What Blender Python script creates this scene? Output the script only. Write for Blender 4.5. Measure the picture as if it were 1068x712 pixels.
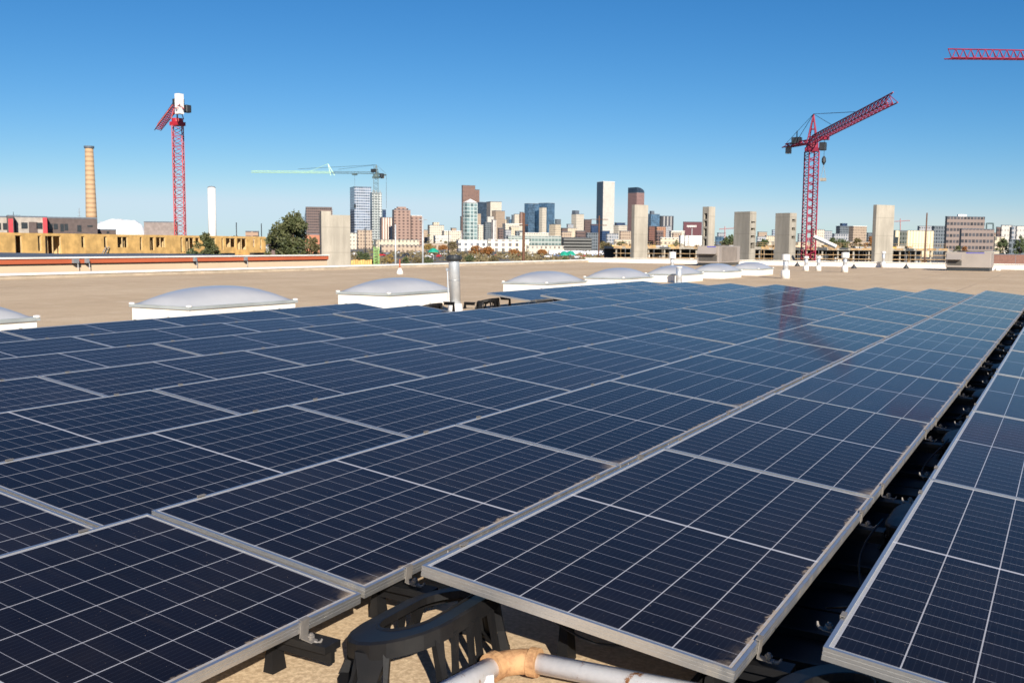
import bpy, bmesh, math, random
from mathutils import Vector, Matrix
R = math.radians
rnd = random.Random(7)
for o in list(bpy.data.objects): bpy.data.objects.remove(o)
S = bpy.context.scene
COL = S.collection

# ------------------------------------------------------------------ camera
H = 0.32                                   # high edge of the panels above the roof
F, YAW, PITCH, ROLL = 1026.3, 0.5157, 0.0993, 0.00783   # F in pixels of a 1068 px wide frame
CAM = Vector((1.7011, -2.7449, 0.9937 + H))
fw = Vector((-math.sin(YAW)*math.cos(PITCH), math.cos(YAW)*math.cos(PITCH), -math.sin(PITCH)))
r0 = fw.cross(Vector((0, 0, 1))).normalized(); u0 = r0.cross(fw)
rt = r0*math.cos(ROLL) + u0*math.sin(ROLL); up = -r0*math.sin(ROLL) + u0*math.cos(ROLL)
fwh = Vector((-math.sin(YAW), math.cos(YAW), 0)); rth = Vector((math.cos(YAW), math.sin(YAW), 0))
cd = bpy.data.cameras.new('camera'); cam = bpy.data.objects.new('camera', cd); COL.objects.link(cam)
cam.matrix_world = Matrix(((rt.x, up.x, -fw.x, CAM.x), (rt.y, up.y, -fw.y, CAM.y), (rt.z, up.z, -fw.z, CAM.z), (0, 0, 0, 1)))
cd.sensor_fit = 'HORIZONTAL'; cd.sensor_width = 36; cd.lens = 36*F/1068
cd.clip_start = 0.05; cd.clip_end = 60000
cd.dof.use_dof = True; cd.dof.focus_distance = 4.6; cd.dof.aperture_fstop = 10.0
S.camera = cam
# ------------------------------------------------------------------ sky, sun, exposure
SUN_EL, SUN_S = R(25.5), R(13)               # elevation; bearing to the right of straight behind the camera
sh = rth*math.sin(SUN_S) - fwh*math.cos(SUN_S)
sdir = Vector((sh.x*math.cos(SUN_EL), sh.y*math.cos(SUN_EL), math.sin(SUN_EL)))
w = bpy.data.worlds.new('World'); S.world = w; w.use_nodes = True
wn = w.node_tree; bg = wn.nodes['Background']
sky = wn.nodes.new('ShaderNodeTexSky'); sky.sky_type = 'NISHITA'; sky.sun_disc = False
sky.sun_elevation = SUN_EL; sky.sun_rotation = math.atan2(sdir.x, sdir.y)
sky.altitude = 1600; sky.air_density = 1.0; sky.dust_density = 0.05; sky.ozone_density = 3.0
EXPO = 0.6
# clear dry air: each channel of the sky gets its own contrast so it deepens to azure overhead
sp = wn.nodes.new('ShaderNodeSeparateColor'); cb_ = wn.nodes.new('ShaderNodeCombineColor'); wn.links.new(sky.outputs[0], sp.inputs[0])
for ch, (a_, g_, top_) in enumerate(((3.3, 1.8, .60), (1.80, 1.17, .775), (1.75, .93, .90))):
    n1 = wn.nodes.new('ShaderNodeMath'); n1.operation = 'MULTIPLY'; n1.inputs[1].default_value = .05; wn.links.new(sp.outputs[ch], n1.inputs[0])
    n2 = wn.nodes.new('ShaderNodeMath'); n2.operation = 'POWER'; n2.inputs[1].default_value = g_; wn.links.new(n1.outputs[0], n2.inputs[0])
    n3 = wn.nodes.new('ShaderNodeMath'); n3.operation = 'MULTIPLY'; n3.inputs[1].default_value = a_; wn.links.new(n2.outputs[0], n3.inputs[0])
    n4 = wn.nodes.new('ShaderNodeMath'); n4.operation = 'SMOOTH_MIN'; n4.inputs[1].default_value = top_; n4.inputs[2].default_value = .12; wn.links.new(n3.outputs[0], n4.inputs[0])
    n5 = wn.nodes.new('ShaderNodeMath'); n5.operation = 'MULTIPLY'; n5.inputs[1].default_value = 10/2**EXPO; wn.links.new(n4.outputs[0], n5.inputs[0]); wn.links.new(n5.outputs[0], cb_.inputs[ch])
wn.links.new(cb_.outputs[0], bg.inputs[0]); bg.inputs[1].default_value = 0.10
sl = bpy.data.lights.new('sun', 'SUN'); so = bpy.data.objects.new('sun', sl); COL.objects.link(so)
sl.energy = 5.0; sl.angle = R(0.5); sl.color = (1.0, 0.92, 0.80)
so.rotation_euler = sdir.to_track_quat('Z', 'Y').to_euler(); so.location = sdir*50
S.view_settings.view_transform = 'Standard'; S.view_settings.look = 'None'
S.view_settings.exposure = EXPO; S.view_settings.gamma = 1.0

# ------------------------------------------------------------------ helpers
def ray(px, py): return fw + rt*((px-534)/F) + up*((356-py)/F)
def G(px, py, z=0.0):                      # point of the plane at height z seen at a picture position
    r = ray(px, py); return CAM + r*((z-CAM.z)/r.z)
def W(px, py, depth):                      # point at a horizontal distance along the view direction
    r = ray(px, py); return CAM + r*(depth/r.dot(fwh))
GZ = -6.0                                  # street level
def gz(px, depth, z=GZ):
    p = W(px, 260, depth); return Vector((p.x, p.y, z))

def tag(o, label=None, cat=None, group=None, kind=None):
    if label: o['label'] = label
    if cat: o['category'] = cat
    if group: o['group'] = group
    if kind: o['kind'] = kind
    return o
def empty(name, loc=(0, 0, 0), rz=0.0):
    o = bpy.data.objects.new(name, None); COL.objects.link(o); o.location = loc; o.rotation_euler.z = rz
    o.empty_display_size = 0.1
    return o
class MB:
    def __init__(s): s.v = []; s.f = []; s.m = []; s.mi = 0
    def add(s, vs, fs):
        b = len(s.v); s.v += [tuple(v) for v in vs]; s.f += [tuple(b+i for i in f) for f in fs]; s.m += [s.mi]*len(fs); return s
    def box(s, a, b):
        x0, y0, z0 = a; x1, y1, z1 = b
        return s.add([(x0,y0,z0),(x1,y0,z0),(x1,y1,z0),(x0,y1,z0),(x0,y0,z1),(x1,y0,z1),(x1,y1,z1),(x0,y1,z1)],
              [(0,3,2,1),(4,5,6,7),(0,1,5,4),(1,2,6,5),(2,3,7,6),(3,0,4,7)])
    def cbox(s, c, d): return s.box([c[i]-d[i]/2 for i in range(3)], [c[i]+d[i]/2 for i in range(3)])
    def bar(s, p, q, r, r2=None, n=4, cap=True):
        p = Vector(p); q = Vector(q); d = (q-p)
        if d.length < 1e-9: return s
        d.normalize(); a = d.orthogonal().normalized(); b = d.cross(a); r2 = r if r2 is None else r2
        vs = []
        for c, rr in ((p, r), (q, r2)):
            for i in range(n):
                t = 2*math.pi*(i+.5)/n; vs.append(c + a*rr*math.cos(t) + b*rr*math.sin(t))
        fs = [(i, (i+1) % n, n+(i+1) % n, n+i) for i in range(n)]
        if cap: fs += [tuple(range(n-1, -1, -1)), tuple(range(n, 2*n))]
        return s.add(vs, fs)
    def tube(s, pts, r, n=12, cap=True):
        pts = [Vector(p) for p in pts]; rs = r if isinstance(r, (list, tuple)) else [r]*len(pts)
        up_ = None; vs = []
        for i, p in enumerate(pts):
            d = (pts[min(i+1, len(pts)-1)] - pts[max(i-1, 0)]).normalized()
            if up_ is None: up_ = d.orthogonal().normalized()
            up_ = (up_ - d*up_.dot(d)).normalized(); b = d.cross(up_)
            for k in range(n):
                t = 2*math.pi*k/n; vs.append(p + up_*rs[i]*math.cos(t) + b*rs[i]*math.sin(t))
        fs = [(i*n+k, i*n+(k+1) % n, (i+1)*n+(k+1) % n, (i+1)*n+k) for i in range(len(pts)-1) for k in range(n)]
        if cap: fs += [tuple(range(n-1, -1, -1)), tuple(range((len(pts)-1)*n, len(pts)*n))]
        return s.add(vs, fs)
    def lathe(s, prof, c=(0, 0, 0), n=24):   # prof: (radius, z)
        vs = []
        for r, z in prof:
            for k in range(n):
                t = 2*math.pi*k/n; vs.append((c[0]+r*math.cos(t), c[1]+r*math.sin(t), c[2]+z))
        fs = [(i*n+k, i*n+(k+1) % n, (i+1)*n+(k+1) % n, (i+1)*n+k) for i in range(len(prof)-1) for k in range(n)]
        fs += [tuple(range(n-1, -1, -1)), tuple(range((len(prof)-1)*n, len(prof)*n))]
        return s.add(vs, fs)
    def build(s, name, mat, parent=None, smooth=False, bevel=0):
        me = bpy.data.meshes.new(name); me.from_pydata(s.v, [], s.f)
        mats = mat if isinstance(mat, (list, tuple)) else [mat]
        for m in mats: me.materials.append(m)
        if len(mats) > 1:
            for p, i in zip(me.polygons, s.m): p.material_index = i
        bm = bmesh.new(); bm.from_mesh(me)
        if bevel:
            bmesh.ops.remove_doubles(bm, verts=bm.verts, dist=1e-5)
            bmesh.ops.bevel(bm, geom=list(bm.edges), offset=bevel, segments=1, affect='EDGES', clamp_overlap=True)
        bm.to_mesh(me); bm.free(); me.update()
        if smooth:
            for p in me.polygons: p.use_smooth = True
        o = bpy.data.objects.new(name, me); COL.objects.link(o)
        if parent is not None: o.parent = parent
        return o
def children(o): return [c for c in bpy.data.objects if c.parent == o]
def copy_thing(root, kids, loc, rz=0.0, **kw):   # kids = list of (part, [sub-parts])
    r = root.copy(); COL.objects.link(r); r.location = loc; r.rotation_euler.z = rz
    for ch, subs in kids:
        c = ch.copy(); COL.objects.link(c); c.parent = r
        for g in subs:
            d = g.copy(); COL.objects.link(d); d.parent = c
    tag(r, **kw); return r

# ------------------------------------------------------------------ materials
class N:
    def __init__(s, name):
        s.m = bpy.data.materials.new(name); s.m.use_nodes = True; s.t = s.m.node_tree
        s.b = s.t.nodes['Principled BSDF']; s.n = s.t.nodes; s.l = s.t.links
    def node(s, typ, **kw):
        x = s.n.new(typ)
        for k, v in kw.items(): setattr(x, k, v)
        return x
    def put(s, sock, v):
        if isinstance(v, bpy.types.NodeSocket): s.l.new(v, sock)
        elif isinstance(v, (tuple, list)) and len(v) == 3 and sock.type == 'RGBA': sock.default_value = (*v, 1)
        else: sock.default_value = v
    def math(s, op, a, b=0.0, c=0.0):
        x = s.node('ShaderNodeMath', operation=op); s.put(x.inputs[0], a); s.put(x.inputs[1], b); s.put(x.inputs[2], c); return x.outputs[0]
    def mix(s, f, a, b):
        x = s.node('ShaderNodeMix', data_type='RGBA'); s.put(x.inputs[0], f); s.put(x.inputs[6], a); s.put(x.inputs[7], b); return x.outputs[2]
    def noise(s, vec, scale, detail=3, rough=.55):
        x = s.node('ShaderNodeTexNoise'); s.put(x.inputs['Vector'], vec) if vec is not None else None
        x.inputs['Scale'].default_value = scale; x.inputs['Detail'].default_value = detail; x.inputs['Roughness'].default_value = rough; return x.outputs[0]
    def obj(s): return s.node('ShaderNodeTexCoord').outputs['Object']
    def pos(s): return s.node('ShaderNodeNewGeometry').outputs['Position']
    def scale(s, v, sc):
        x = s.node('ShaderNodeMapping'); s.put(x.inputs['Vector'], v); x.inputs['Scale'].default_value = sc; return x.outputs[0]
    def sep(s, v):
        x = s.node('ShaderNodeSeparateXYZ'); s.put(x.inputs[0], v); return x.outputs
    def ramp(s, f, a, b):                    # smoothstep 0..1
        x = s.node('ShaderNodeMapRange', interpolation_type='SMOOTHSTEP'); s.put(x.inputs[0], f); x.inputs[1].default_value = a; x.inputs[2].default_value = b; return x.outputs[0]
    def bump(s, h, strength=.3, dist=.01):
        x = s.node('ShaderNodeBump'); x.inputs['Strength'].default_value = strength; x.inputs['Distance'].default_value = dist
        s.put(x.inputs['Height'], h); s.l.new(x.outputs[0], s.b.inputs['Normal'])
    def done(s, col, rough=.6, metal=0.0, spec=None):
        s.put(s.b.inputs['Base Color'], col); s.put(s.b.inputs['Roughness'], rough); s.put(s.b.inputs['Metallic'], metal)
        if spec is not None: s.b.inputs['Specular IOR Level'].default_value = spec
        return s.m
def mul(c, k): return tuple(x*k for x in c)
def plain(name, col, rough=.6, metal=0.0, var=.18, scale=1.5, spec=None, obj=True):
    m = N(name); v = m.obj() if obj else m.pos()
    n = m.ramp(m.noise(v, scale, 5), .3, .7)
    c = m.mix(n, mul(col, 1-var), mul(col, 1+var*.6))
    return m.done(c, rough, metal, spec)

def facade(name, wall, win, floor=3.6, bay=3.0, fh=.55, bw=.6, rough=.6, wr=.15, wm=0.0, var=.1):
    m = N(name); tc = m.node('ShaderNodeTexCoord'); x, y, z = m.sep(tc.outputs['Object']); nx, ny, nz = m.sep(tc.outputs['Normal'])
    isx = m.math('GREATER_THAN', m.math('ABSOLUTE', nx), .5)
    u = m.math('ADD', m.math('MULTIPLY', isx, y), m.math('MULTIPLY', m.math('SUBTRACT', 1.0, isx), x))
    mu = m.math('LESS_THAN', m.math('FRACT', m.math('DIVIDE', u, bay)), bw) if bw < 1 else 1.0
    mz = m.math('LESS_THAN', m.math('FRACT', m.math('DIVIDE', z, floor)), fh) if fh < 1 else 1.0
    side = m.math('LESS_THAN', m.math('ABSOLUTE', nz), .5)
    k = m.math('MULTIPLY', m.math('MULTIPLY', mu, mz), side)
    wn_ = m.node('ShaderNodeTexWhiteNoise', noise_dimensions='3D')
    cmb = m.node('ShaderNodeCombineXYZ'); m.put(cmb.inputs[0], m.math('FLOOR', m.math('DIVIDE', u, bay))); m.put(cmb.inputs[1], m.math('FLOOR', m.math('DIVIDE', z, floor))); m.put(cmb.inputs[2], isx)
    m.l.new(cmb.outputs[0], wn_.inputs['Vector'])
    wc = m.mix(wn_.outputs['Value'], mul(win, .6), mul(win, 1.5))
    nn = m.noise(tc.outputs['Object'], .05, 4)
    wl = m.mix(nn, mul(wall, 1-var), mul(wall, 1+var))
    c = m.mix(k, wl, wc)
    rg = m.math('ADD', m.math('MULTIPLY', k, wr-rough), rough)
    return m.done(c, rg, m.math('MULTIPLY', k, wm))

# roof membrane: tan gravelly sheet with overlapping seams and faint stains
m = N('tan_roof_membrane'); p = m.pos(); x, y, z = m.sep(p)
n1 = m.ramp(m.noise(p, .22, 8, .62), .36, .64); n2 = m.noise(p, 55, 4, .7); n3 = m.noise(p, 1.6, 7, .68); n4 = m.noise(m.scale(p, (.9, .12, 1)), 1.0, 5, .6)
c = m.mix(n1, (.62, .455, .28), (.80, .62, .41)); c = m.mix(m.ramp(n2, .35, .7), mul((.58, .42, .26), .80), c)
c = m.mix(m.math('MULTIPLY', m.ramp(n3, .50, .74), .55), c, (.41, .285, .165)); c = m.mix(m.math('MULTIPLY', m.ramp(n3, .46, .30), .45), c, (.74, .60, .43))
c = m.mix(m.math('MULTIPLY', m.ramp(n4, .55, .72), .35), c, (.36, .26, .17))
seam = m.math('LESS_THAN', m.math('ABSOLUTE', m.math('SUBTRACT', m.math('FRACT', m.math('DIVIDE', m.math('ADD', x, m.math('MULTIPLY', n3, .09)), 2.4)), .5)), .012)
c = m.mix(m.math('MULTIPLY', seam, m.math('MULTIPLY', n1, .7)), c, (.30, .21, .14))
m.bump(n2, .5, .004); M_ROOF = m.done(c, .9)

# photovoltaic glass: 6 columns by 24 half-cells, silver grid lines, dust along the low edge
PW, PL = 1.0, 2.056
m = N('solar_cell_glass'); tc = m.obj(); x, y, z = m.sep(tc)
cx = m.math('DIVIDE', m.math('SUBTRACT', x, .021), (PW-.042)/6); fx = m.math('FRACT', cx)
ex = m.math('MINIMUM', fx, m.math('SUBTRACT', 1.0, fx))
lx = m.math('LESS_THAN', ex, .0115)
ym = m.math('ABSOLUTE', m.math('SUBTRACT', y, PL/2))
cy = m.math('DIVIDE', m.math('SUBTRACT', ym, .007), (PL/2-.007-.021)/12); fy = m.math('FRACT', cy)
ey = m.math('MINIMUM', fy, m.math('SUBTRACT', 1.0, fy))
ly = m.math('LESS_THAN', ey, .0125)
lm = m.math('LESS_THAN', ym, .0062)
bx = m.math('FRACT', m.math('MULTIPLY', cx, 9.0)); lb = m.math('LESS_THAN', m.math('ABSOLUTE', m.math('SUBTRACT', bx, .5)), .03)
geo = m.node('ShaderNodeObjectInfo').outputs['Random']
wv = m.node('ShaderNodeTexWhiteNoise', noise_dimensions='4D'); cmb = m.node('ShaderNodeCombineXYZ')
m.put(cmb.inputs[0], m.math('FLOOR', cx)); m.put(cmb.inputs[1], m.math('FLOOR', m.math('DIVIDE', cy, 2.0))); m.put(cmb.inputs[2], m.math('GREATER_THAN', y, PL/2)); m.l.new(cmb.outputs[0], wv.inputs['Vector']); m.l.new(geo, wv.inputs['W'])
cell = m.mix(wv.outputs['Value'], (.0040, .0036, .0058), (.0068, .0060, .0100))
cell = m.mix(m.math('MULTIPLY', m.noise(tc, 9, 5, .7), .6), cell, (.008, .010, .020))
tn = m.math('ADD', .7, m.math('MULTIPLY', geo, .6)); vm = m.node('ShaderNodeVectorMath', operation='SCALE'); m.put(vm.inputs[0], cell); m.put(vm.inputs[3], tn); cell = vm.outputs[0]
cell = m.mix(m.math('MULTIPLY', lb, .16), cell, (.10, .11, .14))
c = m.mix(m.math('MULTIPLY', ly, .5), cell, (.50, .50, .56)); c = m.mix(m.math('MULTIPLY', lx, .62), c, (.62, .62, .66)); c = m.mix(m.math('MULTIPLY', lm, .7), c, (.62, .62, .66))
mar = m.math('MAXIMUM', m.math('MAXIMUM', m.math('LESS_THAN', x, .019), m.math('GREATER_THAN', x, PW-.019)), m.math('GREATER_THAN', ym, PL/2-.019))
c = m.mix(m.math('MULTIPLY', mar, .6), c, (.6, .6, .6))
pj = m.node('ShaderNodeVectorMath', operation='ADD'); m.put(pj.inputs[0], tc); cmb2 = m.node('ShaderNodeCombineXYZ'); m.put(cmb2.inputs[0], m.math('MULTIPLY', geo, 37.0)); m.l.new(cmb2.outputs[0], pj.inputs[1])
pv = pj.outputs[0]
dn = m.noise(pv, 7, 6, .7); dn2 = m.noise(pv, 45, 4, .7)
edge = m.math('SUBTRACT', PW, x)
# dust lies where rain dries: a thin band at the low edge, fuller in the low corners
cor = m.math('SUBTRACT', PL/2, ym)
corner = m.math('SUBTRACT', 1.0, m.ramp(m.math('ADD', m.math('MULTIPLY', cor, .30), m.math('MULTIPLY', edge, 1.0)), .0, .11))
band = m.math('SUBTRACT', 1.0, m.ramp(m.math('SUBTRACT', edge, m.math('MULTIPLY', m.ramp(dn, .40, .75), .03)), .008, .022))
dust = m.math('MULTIPLY', m.math('MAXIMUM', m.math('MULTIPLY', corner, m.ramp(dn, .36, .62)), m.math('MAXIMUM', m.math('MULTIPLY', band, m.ramp(dn2, .30, .55)), m.math('MULTIPLY', m.math('LESS_THAN', edge, .0165), .55))), m.math('ADD', .35, m.math('MULTIPLY', dn2, .7)))
streak = m.math('MULTIPLY', m.ramp(m.noise(m.scale(pv, (1.3, 13, 1)), 1.0, 5, .65), .55, .78), .022)
film = m.math('ADD', streak, m.math('MULTIPLY', m.ramp(m.noise(pv, 1.8, 6, .65), .35, .8), m.math('ADD', .010, m.math('MULTIPLY', geo, .022))))
specks = m.math('MULTIPLY', m.math('GREATER_THAN', m.noise(pv, 120, 2, .5), .75), .4)
dust = m.math('MINIMUM', m.math('ADD', m.math('ADD', dust, film), specks), .85)
c = m.mix(dust, c, (.36, .28, .20))
m.b.inputs['Coat Weight'].default_value = .56; m.b.inputs['Coat IOR'].default_value = 1.22; m.b.inputs['Sheen Weight'].default_value = .12; m.b.inputs['Sheen Roughness'].default_value = .24; m.b.inputs['Sheen Tint'].default_value = (.95, .78, .66, 1)
m.put(m.b.inputs['Coat Roughness'], m.math('ADD', .075, m.math('MULTIPLY', dust, .6)))
M_PV = m.done(c, .5, 0, .02)

m = N('anodised_aluminium'); tc = m.obj(); n1 = m.noise(m.scale(tc, (1, 1, 1)), 6, 6, .65); n2 = m.noise(tc, 60, 3, .6)
x, y, z = m.sep(tc)
g = m.math('MULTIPLY', m.ramp(n1, .45, .75), m.ramp(m.math('ADD', x, m.math('MULTIPLY', n2, .2)), .85, 1.1))
c = m.mix(n2, (.58, .575, .56), (.74, .73, .71)); c = m.mix(m.math('MULTIPLY', g, .75), c, (.40, .32, .22))
M_ALU = m.done(c, m.math('ADD', .38, m.math('MULTIPLY', g, .4)), .88)
M_STEEL = plain('zinc_clamp', (.24, .22, .20), .7, .5, .2, 20)
M_BACK = plain('white_backsheet', (.55, .55, .55), .7)
m = N('black_moulded_plastic'); m.b.inputs['Specular IOR Level'].default_value = .3; tc = m.obj(); n1 = m.noise(tc, 5, 5, .6); n2 = m.noise(tc, 70, 3, .6)
c = m.mix(m.math('MULTIPLY', m.ramp(n1, .45, .8), .6), (.008, .008, .009), (.026, .024, .022)); m.bump(n2, .25, .002); M_BLK = m.done(c, m.math('ADD', .38, m.math('MULTIPLY', n1, .3)))
m = N('flaking_white_pipe'); tc = m.pos(); n1 = m.noise(tc, 16, 7, .7); n2 = m.noise(tc, 70, 4, .65)
c = m.mix(n2, (.70, .71, .73), (.86, .86, .87)); c = m.mix(m.math('MULTIPLY', m.ramp(m.noise(tc, 8, 6, .7), .5, .7), .3), c, (.45, .36, .28)); c = m.mix(m.ramp(n1, .60, .66), c, (.36, .155, .055)); c = m.mix(m.ramp(n1, .66, .74), c, (.10, .05, .03)); m.bump(n1, .5, .003); M_PIPE = m.done(c, .6)
m = N('rusted_iron'); tc = m.pos(); n1 = m.noise(tc, 13, 7, .7); c = m.mix(m.ramp(n1, .30, .60), (.20, .09, .04), (.50, .29, .14)); c = m.mix(m.ramp(n1, .66, .74), c, (.66, .60, .52)); m.bump(n1, .5, .003); M_RUST = m.done(c, .8)
M_WHITE = plain('weathered_white_paint', (.78, .75, .70), .6, 0, .10, 2)
M_CURB = plain('white_curb_sheet', (.80, .77, .71), .65, 0, .10, 1.2)
M_CURBF = plain('skylight_rim', (.42, .46, .46), .45, .3, .15, 2)
m = N('acrylic_dome'); m.b.inputs['Coat Weight'].default_value = .4; m.b.inputs['Coat Roughness'].default_value = .12
n1 = m.noise(m.obj(), 3, 4); c = m.mix(n1, (.38, .385, .40), (.47, .475, .49)); m.b.inputs['Subsurface Weight'].default_value = 0.0; M_DOME = m.done(c, .35)
m = N('galvanised_sheet'); n1 = m.noise(m.obj(), 14, 4, .6); c = m.mix(n1, (.50, .54, .58), (.72, .75, .78)); M_GALV = m.done(c, .38, .55)
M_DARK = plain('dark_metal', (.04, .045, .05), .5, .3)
M_GREYM = plain('grey_metal', (.35, .36, .37), .5, .4)
M_CONC = None
def concrete(name, col, jz=3.0, jx=2.6):
    m = N(name); tc = m.obj(); x, y, z = m.sep(tc); n1 = m.ramp(m.noise(m.scale(tc, (1, 1, .25)), .8, 6, .6), .3, .75); n2 = m.noise(tc, 9, 5, .65)
    c = m.mix(n1, mul(col, .74), mul(col, 1.12)); c = m.mix(m.math('MULTIPLY', m.ramp(n2, .45, .7), .5), c, mul(col, .6)); c = m.mix(m.math('MULTIPLY', m.ramp(m.noise(m.scale(tc, (1.2, 1.2, .07)), 1.0, 5, .6), .52, .7), .35), c, mul(col, .55))
    lz = m.math('LESS_THAN', m.math('FRACT', m.math('DIVIDE', z, jz)), .035); c = m.mix(m.math('MULTIPLY', lz, .5), c, mul(col, .55))
    lx = m.math('LESS_THAN', m.math('FRACT', m.math('DIVIDE', m.math('ADD', x, y), jx)), .03); c = m.mix(m.math('MULTIPLY', lx, .3), c, mul(col, .6))
    return m.done(c, .85)
M_CONC = concrete('cast_concrete', (.43, .385, .315)); M_CONC2 = concrete('grey_concrete', (.36, .325, .27))
M_RED = plain('red_crane_paint', (.40, .018, .030), .5, 0, .2, .4)
M_MAG = plain('magenta_red_crane_paint', (.30, .022, .055), .5, 0, .25, .4)
M_GRN = plain('lime_green_paint', (.34, .58, .16), .5); M_GRNP = plain('pale_green_paint', (.50, .74, .44), .5)
M_NAVY = plain('navy_crane_paint', (.06, .11, .20), .5); M_TEAL = plain('dark_teal_paint', (.10, .145, .15), .5)

# ================================================================== SETTING
# street level ground: one sheet to the horizon
m = N('city_ground'); p = m.pos(); n1 = m.ramp(m.noise(p, .012, 5), .35, .65); n2 = m.noise(p, .15, 5)
c = m.mix(n1, (.17, .145, .11), (.13, .13, .13)); c = m.mix(m.ramp(n2, .5, .75), c, (.10, .095, .06)); M_GND = m.done(c, .95)
g = MB(); g.add([(-30000, -30000, GZ), (30000, -30000, GZ), (30000, 30000, GZ), (-30000, 30000, GZ)], [(0, 1, 2, 3)])
tag(g.build('ground', M_GND), kind='structure')
RX0, RX1, RY0, RY1 = -29.0, 60.0, -26.0, 62.4
g = MB(); g.box((RX0, RY0, -.3), (RX1, RY1, 0)); tag(g.build('roof', M_ROOF), kind='structure')
t = empty('warehouse', (RX0, RY0, GZ)); tag(t, 'tan warehouse walls carrying the flat roof with the solar array', 'building')
M_WWALL = plain('tan_wall_panel', (.45, .38, .29), .8)
for nm, a, b in (('wall', (0, 0, 0), (RX1-RX0, .3, 5.69)), ('wall', (0, RY1-RY0-.3, 0), (RX1-RX0, RY1-RY0, 5.69)), ('wall', (0, .303, 0), (.3, RY1-RY0-.303, 5.69)), ('wall', (RX1-RX0-.3, .303, 0), (RX1-RX0, RY1-RY0-.303, 5.69))):
    MB().box(a, b).build(nm, M_WWALL, t)
# asphalt road beyond the roof, seen between the poles
M_ASPH = plain('asphalt', (.10, .095, .085), .9, 0, .2, .3, obj=False)
a0, a1, b0, b1 = gz(300, 700), gz(720, 700), gz(720, 780), gz(300, 780)
g = MB().add([(q.x, q.y, GZ+.02) for q in (a0, a1, b1*0+b0, b1)], [(0, 1, 2, 3)]); tag(g.build('parking_lot_surface', M_ASPH), kind='structure')

# parapets
t = empty('parapet', (RX0, 0, 0)); tag(t, 'low white coped parapet along the left side of the tan roof', 'parapet')
MB().box((-.02, RY0, .002), (.25, RY1-.3, .12)).build('curb', M_WWALL, t); MB().box((-.05, RY0, .122), (.29, RY1-.3, .20)).build('coping', M_WHITE, t)
t = empty('parapet', (0, RY1, 0)); tag(t, 'white parapet wall along the far end of the tan roof', 'parapet')
MB().box((RX0, -.26, .002), (RX1, -.02, .30)).build('curb', M_WHITE, t); MB().box((RX0-.05, -.32, .302), (RX1, .02, .34)).build('coping', M_CURB, t)

# ================================================================== NEIGHBOUR with orange fascia (left)
M_ORG = plain('orange_fascia', (.50, .12, .05), .6, 0, .10, .3); M_CREAM = plain('cream_wall', (.66, .50, .34), .8, 0, .08, .4)
M_DKROOF = plain('grey_roof_edge', (.10, .12, .15), .7)
xw = -32.0
def yat(px):      # y on the wall plane x = xw seen at column px
    r = ray(px, 262); k = (xw-CAM.x)/r.x; return CAM.y + r.y*k
ye = yat(341); ya = -10
t = empty('neighbour_building', (xw, 0, GZ)); tag(t, 'long low cream building with an orange band under a white roof edge', 'building')
zt = .66
MB().box((-14, ya, 0), (0, ye, zt-.285-GZ)).build('wall', M_CREAM, t)
MB().box((-.28, ya-.03, zt-.282-GZ), (.06, ye+.02, zt-.253-GZ)).build('drip_edge', M_DARK, t)
MB().box((-.28, ya, zt-.250-GZ), (.10, ye, zt-.063-GZ)).build('fascia', M_ORG, t)
MB().box((-.30, ya-.03, zt-.060-GZ), (.15, ye+.03, zt-GZ)).build('coping', M_WHITE, t); MB().box((-14, ya, zt-.282-GZ), (-.303, ye, zt-.10-GZ)).build('roof', M_DKROOF, t)
for px in (75, 87, 200, 253):
    y = yat(px)
    g = MB(); g.cbox((.19, y, zt-.16-GZ), (.12, .24 if px == 75 else .14, .16)); g.bar((.2, y+.1, zt-.2-GZ), (.2, y+.1, zt-.48-GZ), .018); g.build('floodlight', [M_GREYM], t)
g = MB(); g.box((-34, -8, 0), (-14.6, yat(200)+4, zt-.10-GZ)); o = g.build('grey_roofed_shed', M_DKROOF); o.location = (xw, 0, GZ); tag(o, 'dark grey flat shed roof showing just above the orange banded building', 'building')

# ================================================================== BUILDINGS
def wbox(px0, px1, s, ytop, depth, a, thick=None, zbase=GZ):
    """plan of a box whose near vertical edge is seen at column s; returns L, M, height, origin, world angle"""
    if px1 < 534 and s <= px0+.01: a = max(a, math.atan(-(px1-534)/F)+.02)
    X0 = (s-534)/F*depth; t0, t1 = (px0-534)/F, (px1-534)/F
    L = (t1*depth-X0)/(math.cos(a)-t1*math.sin(a))
    if s <= px0+.01: Mm = thick or L*.8
    else: Mm = (X0-t0*depth)/(math.sin(a)+t0*math.cos(a))
    if L <= .01: L = thick or abs(Mm)*.8
    if thick and s > px0+.01 and False: Mm = thick
    top = W(s, ytop, depth)
    return L, Mm, top.z-zbase, Vector((top.x, top.y, zbase)), YAW+a
def building(name, label, px0, px1, ytop, depth, mat, s=None, a=30, thick=None, cat='building', roof=None, group=None, crown=None, side=None):
    s = px0 if s is None else s
    L, Mm, h, o, ang = wbox(px0, px1, s, ytop, depth, R(a), thick)
    t = empty(name, o, ang); tag(t, label, cat, group)
    MB().box((0, 0, 0), (L, Mm, h)).build('wall', mat, t)
    if side: MB().box((-.6, .003, 0), (-.004, Mm, h-.01)).build('darkened_side_facade', side, t)
    rm = roof or M_DKROOF
    k = depth/F
    MB().box((-.15*k, -.15*k, h+.003), (L+.15*k, Mm+.15*k, h+max(.25, .45*k))).build('roof', rm, t)
    if crown:
        for (u0_, u1_, v0_, v1_, hh, cm) in crown:
            MB().box((L*u0_, Mm*v0_, h+max(.25, .45*k)+.003), (L*u1_, Mm*v1_, h+hh)).build('penthouse', cm, t)
    return t, L, Mm, h
f_ = facade
DG = (.03, .045, .06)
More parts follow.
